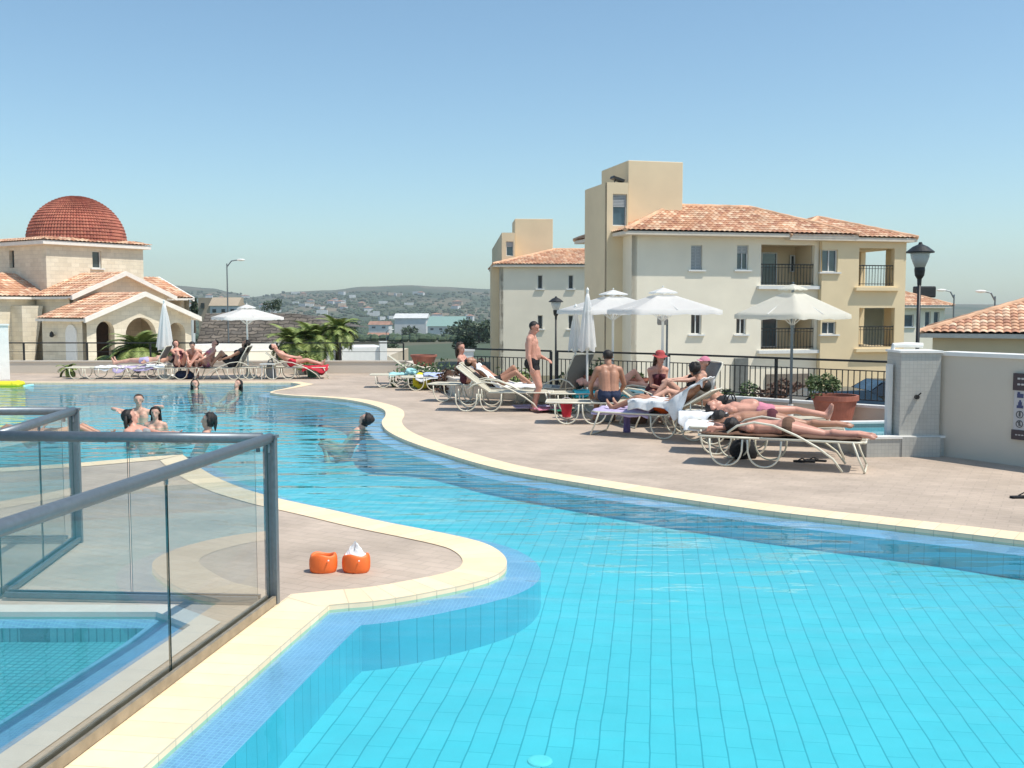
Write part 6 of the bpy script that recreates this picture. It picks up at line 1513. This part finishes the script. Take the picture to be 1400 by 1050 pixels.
sit('sunbather reclining on the raised lounger beside the purple bin, half covered by a white towel', LL('prone', .12, .0), LR('prone'), T=(-.87, 0, .5), skin='skin_tan', hairstyle='short', clothes=[('trunks', 'c_orange')], look=(.3, 0, 1), headup=(-1, 0, .4), wri=[(.15, .30, SH + .12), (.15, -.30, SH + .12)], s=.97)
stl = V((gx(638, 21.2).x, 21.2, 0))
LN['st'] = dup(LN['man'], stl + V((.0, 0, 0)), R_(-15), 'lounger of the woman in dark red, half hidden')
sit('person with raised knees lying back behind the standing man', LL('towel', 0.12, .0), LR('towel'), T=(-.8, 0, .6), ank=[(.55, .13, SH + .06), (.70, -.13, SH + .06)], skin='skin_tan', hairstyle='short', clothes=[('trunks', 'c_black')], look=(.3, 0, 1), headup=(-1, 0, .4), wri=[(.1, .34, SH + .1), (.1, -.34, SH + .1)], s=.97)
# far terrace
sit('dark haired person with raised knees, left of the pair on the far lounger', V((gx(246, YL).x, YL - .1, 0)), R_(-55), T=(-.5, 0, .85), ank=[(.42, .13, SH + .06), (.38, -.13, SH + .06)], skin='skin_red', fem=True, hairstyle='bun', clothes=[('suit', 'c_maroon')], s=.88, wri=[(.36, .1, SH + .3), (.36, -.1, SH + .3)], vox=.014, eyes=False)
sit('dark haired person in a pale top, right of the pair on the far lounger', V((gx(281, YL).x, YL, 0)), R_(-140), T=(-.45, 0, .85), ank=[(.5, .13, SH + .06), (.4, -.13, SH + .06)], skin='skin_red', fem=True, hairstyle='short', clothes=[('top', 'c_pink'), ('bottom', 'c_pink')], s=.88, vox=.014, eyes=False)
sit('bare legged person bending forward between the pair on the far lounger', V((gx(264, YL).x, YL + .25, 0)), R_(-90), T=(.55, 0, .8), ank=[(.4, .15, .1), (.4, -.15, .1)], kh=V((1, 0, .6)), foot=(1, 0, 0), skin='skin', fem=False, hairstyle='short', clothes=[('trunks', 'c_red')], s=.9, vox=.014, eyes=False)
sit('woman in black reclining against the dark raised lounger', LL('l4', .16, 0), LR('l4'), T=(-.6, 0, .8), ank=[(.5, .13, SH + .06), (.72, -.13, SH + .06)], skin='skin_tan', fem=True, hairstyle='long', clothes=[('dress', 'c_black')], s=.97, vox=.014, eyes=False)
sit('person lying back in the far lounger with the red towel', LL('l6', .12, 0, .03), LR('l6'), T=(-.75, 0, .6), skin='skin_red', fem=False, hairstyle='short', clothes=[('trunks', 'c_red')], s=.94, vox=.014, eyes=False)
lie('person lying on the purple towel in front of the bushy palm', 'l2', 1, 'skin', 'short', [('trunks', 'c_lilac')], arms='side', x0=.3, vox=.014, eyes=False, dz=.02)
# bathers
def bather(label, u, v, rz, d=0, T=(-.1, 0, 1), zoff=0.0, **k):
    p = G(u, v, -.03); fl_ = fz(p); se_ = -.85 + zoff 
    return sit(label, V((p.x, p.y + d, 0)), rz, seat=se_, T=T, ank=[(.20, .16, fl_ - .02), (.16, -.16, fl_ - .02)], kh=V((1, 0, -.1)), **k)
bather('bather with dark wet hair alone near the curved pool edge', 470, 585, R_(165), hairstyle='bun', skin='skin', fem=True, zoff=.30, wri=[(.1, .40, -.2), (.1, -.40, -.2)], clothes=[('top', 'c_pink')], s=1.0, T=(-.6, 0, .8))
bather('child with dark wet hair in the pool right of the leaning woman', 264, 599, R_(195), hairstyle='tail', skin='skin', fem=True, zoff=.33, wri=[(.38, .25, -.12), (.38, -.25, -.12)], s=1.02, T=(-.4, 0, .9), look=(1, -.1, .1))
bather('woman in a striped bikini leaning back in the pool', 208, 599, R_(-25), hairstyle='long', hair='hair', skin='skin_red', fem=True, T=(-.75, 0, .8), zoff=.46, wri=[(.72, .28, .02), (.45, -.25, .0)], clothes=[('top', 'c_grey'), ('bottom', 'c_grey')], s=1.05, look=(.7, .9, .35), headup=(-.3, 0, 1), eh=[V((0, 0, -1)), V((0, -.4, -1))])
bather('dark haired child face to the camera behind the leaning woman', 212, 585, R_(-85), hairstyle='long', skin='skin', fem=True, s=.86, zoff=.37, wri=[(.1, .3, -.1), (.1, -.3, -.1)], look=(1, 0, .05))
bather('fair haired bather with raised arms behind the leaning woman', 190, 571, R_(-75), hairstyle='short', hair='hair_brown', skin='skin', s=.95, zoff=.38, wri=[(.30, .34, .20), (.15, -.34, .12)], eh=[V((0, 1, .3)), V((0, -1, .3))], look=(1, 0, 0))
bather('dark haired bather in a dark red top in the far part of the pool', 271, 533, R_(-60), hairstyle='long', skin='skin', fem=True, s=.98, zoff=.24, T=(-.5, 0, .85), clothes=[('suit', 'c_maroon')], vox=.014, eyes=False)
bather('dark haired bather in a black top in the far part of the pool', 312, 533, R_(-120), hairstyle='long', skin='skin', fem=True, s=.98, zoff=.24, T=(-.5, 0, .85), clothes=[('suit', 'c_black')], vox=.014, eyes=False)
p = G(72, 592, -.03)
person('swimmer lying flat in the water seen between the glass fence rails', V((p.x, p.y, 0)), R_(8), (0, 0, -.06), (-1, 0, .12), (0, 0, 1), [(.8, .1, -.12), (.8, -.1, -.12)], [(-.3, .45, -.05), (-.1, -.4, -.05)], foot=(.5, 0, 1), look=(-.2, 0, 1), headup=(-1, 0, .2), skin='skin_tan', clothes=[('trunks', 'c_black')], vox=.014)
# ---------------- air between here and the hills
hm_, hn_, hb_, HN, HL = newmat('haze_air'); HN.remove(hb_); pv = HN.new('ShaderNodeVolumePrincipled'); pv.inputs['Color'].default_value = (.90, .95, 1, 1); pv.inputs['Density'].default_value = .00017; pv.inputs['Anisotropy'].default_value = .2
HL.new(pv.outputs[0], HN['Material Output'].inputs['Volume'])
hz_o = MB().box((0, 1750, 40), (4600, 3900, 260)).build('haze', hm_); tag(hz_o, kind='stuff')
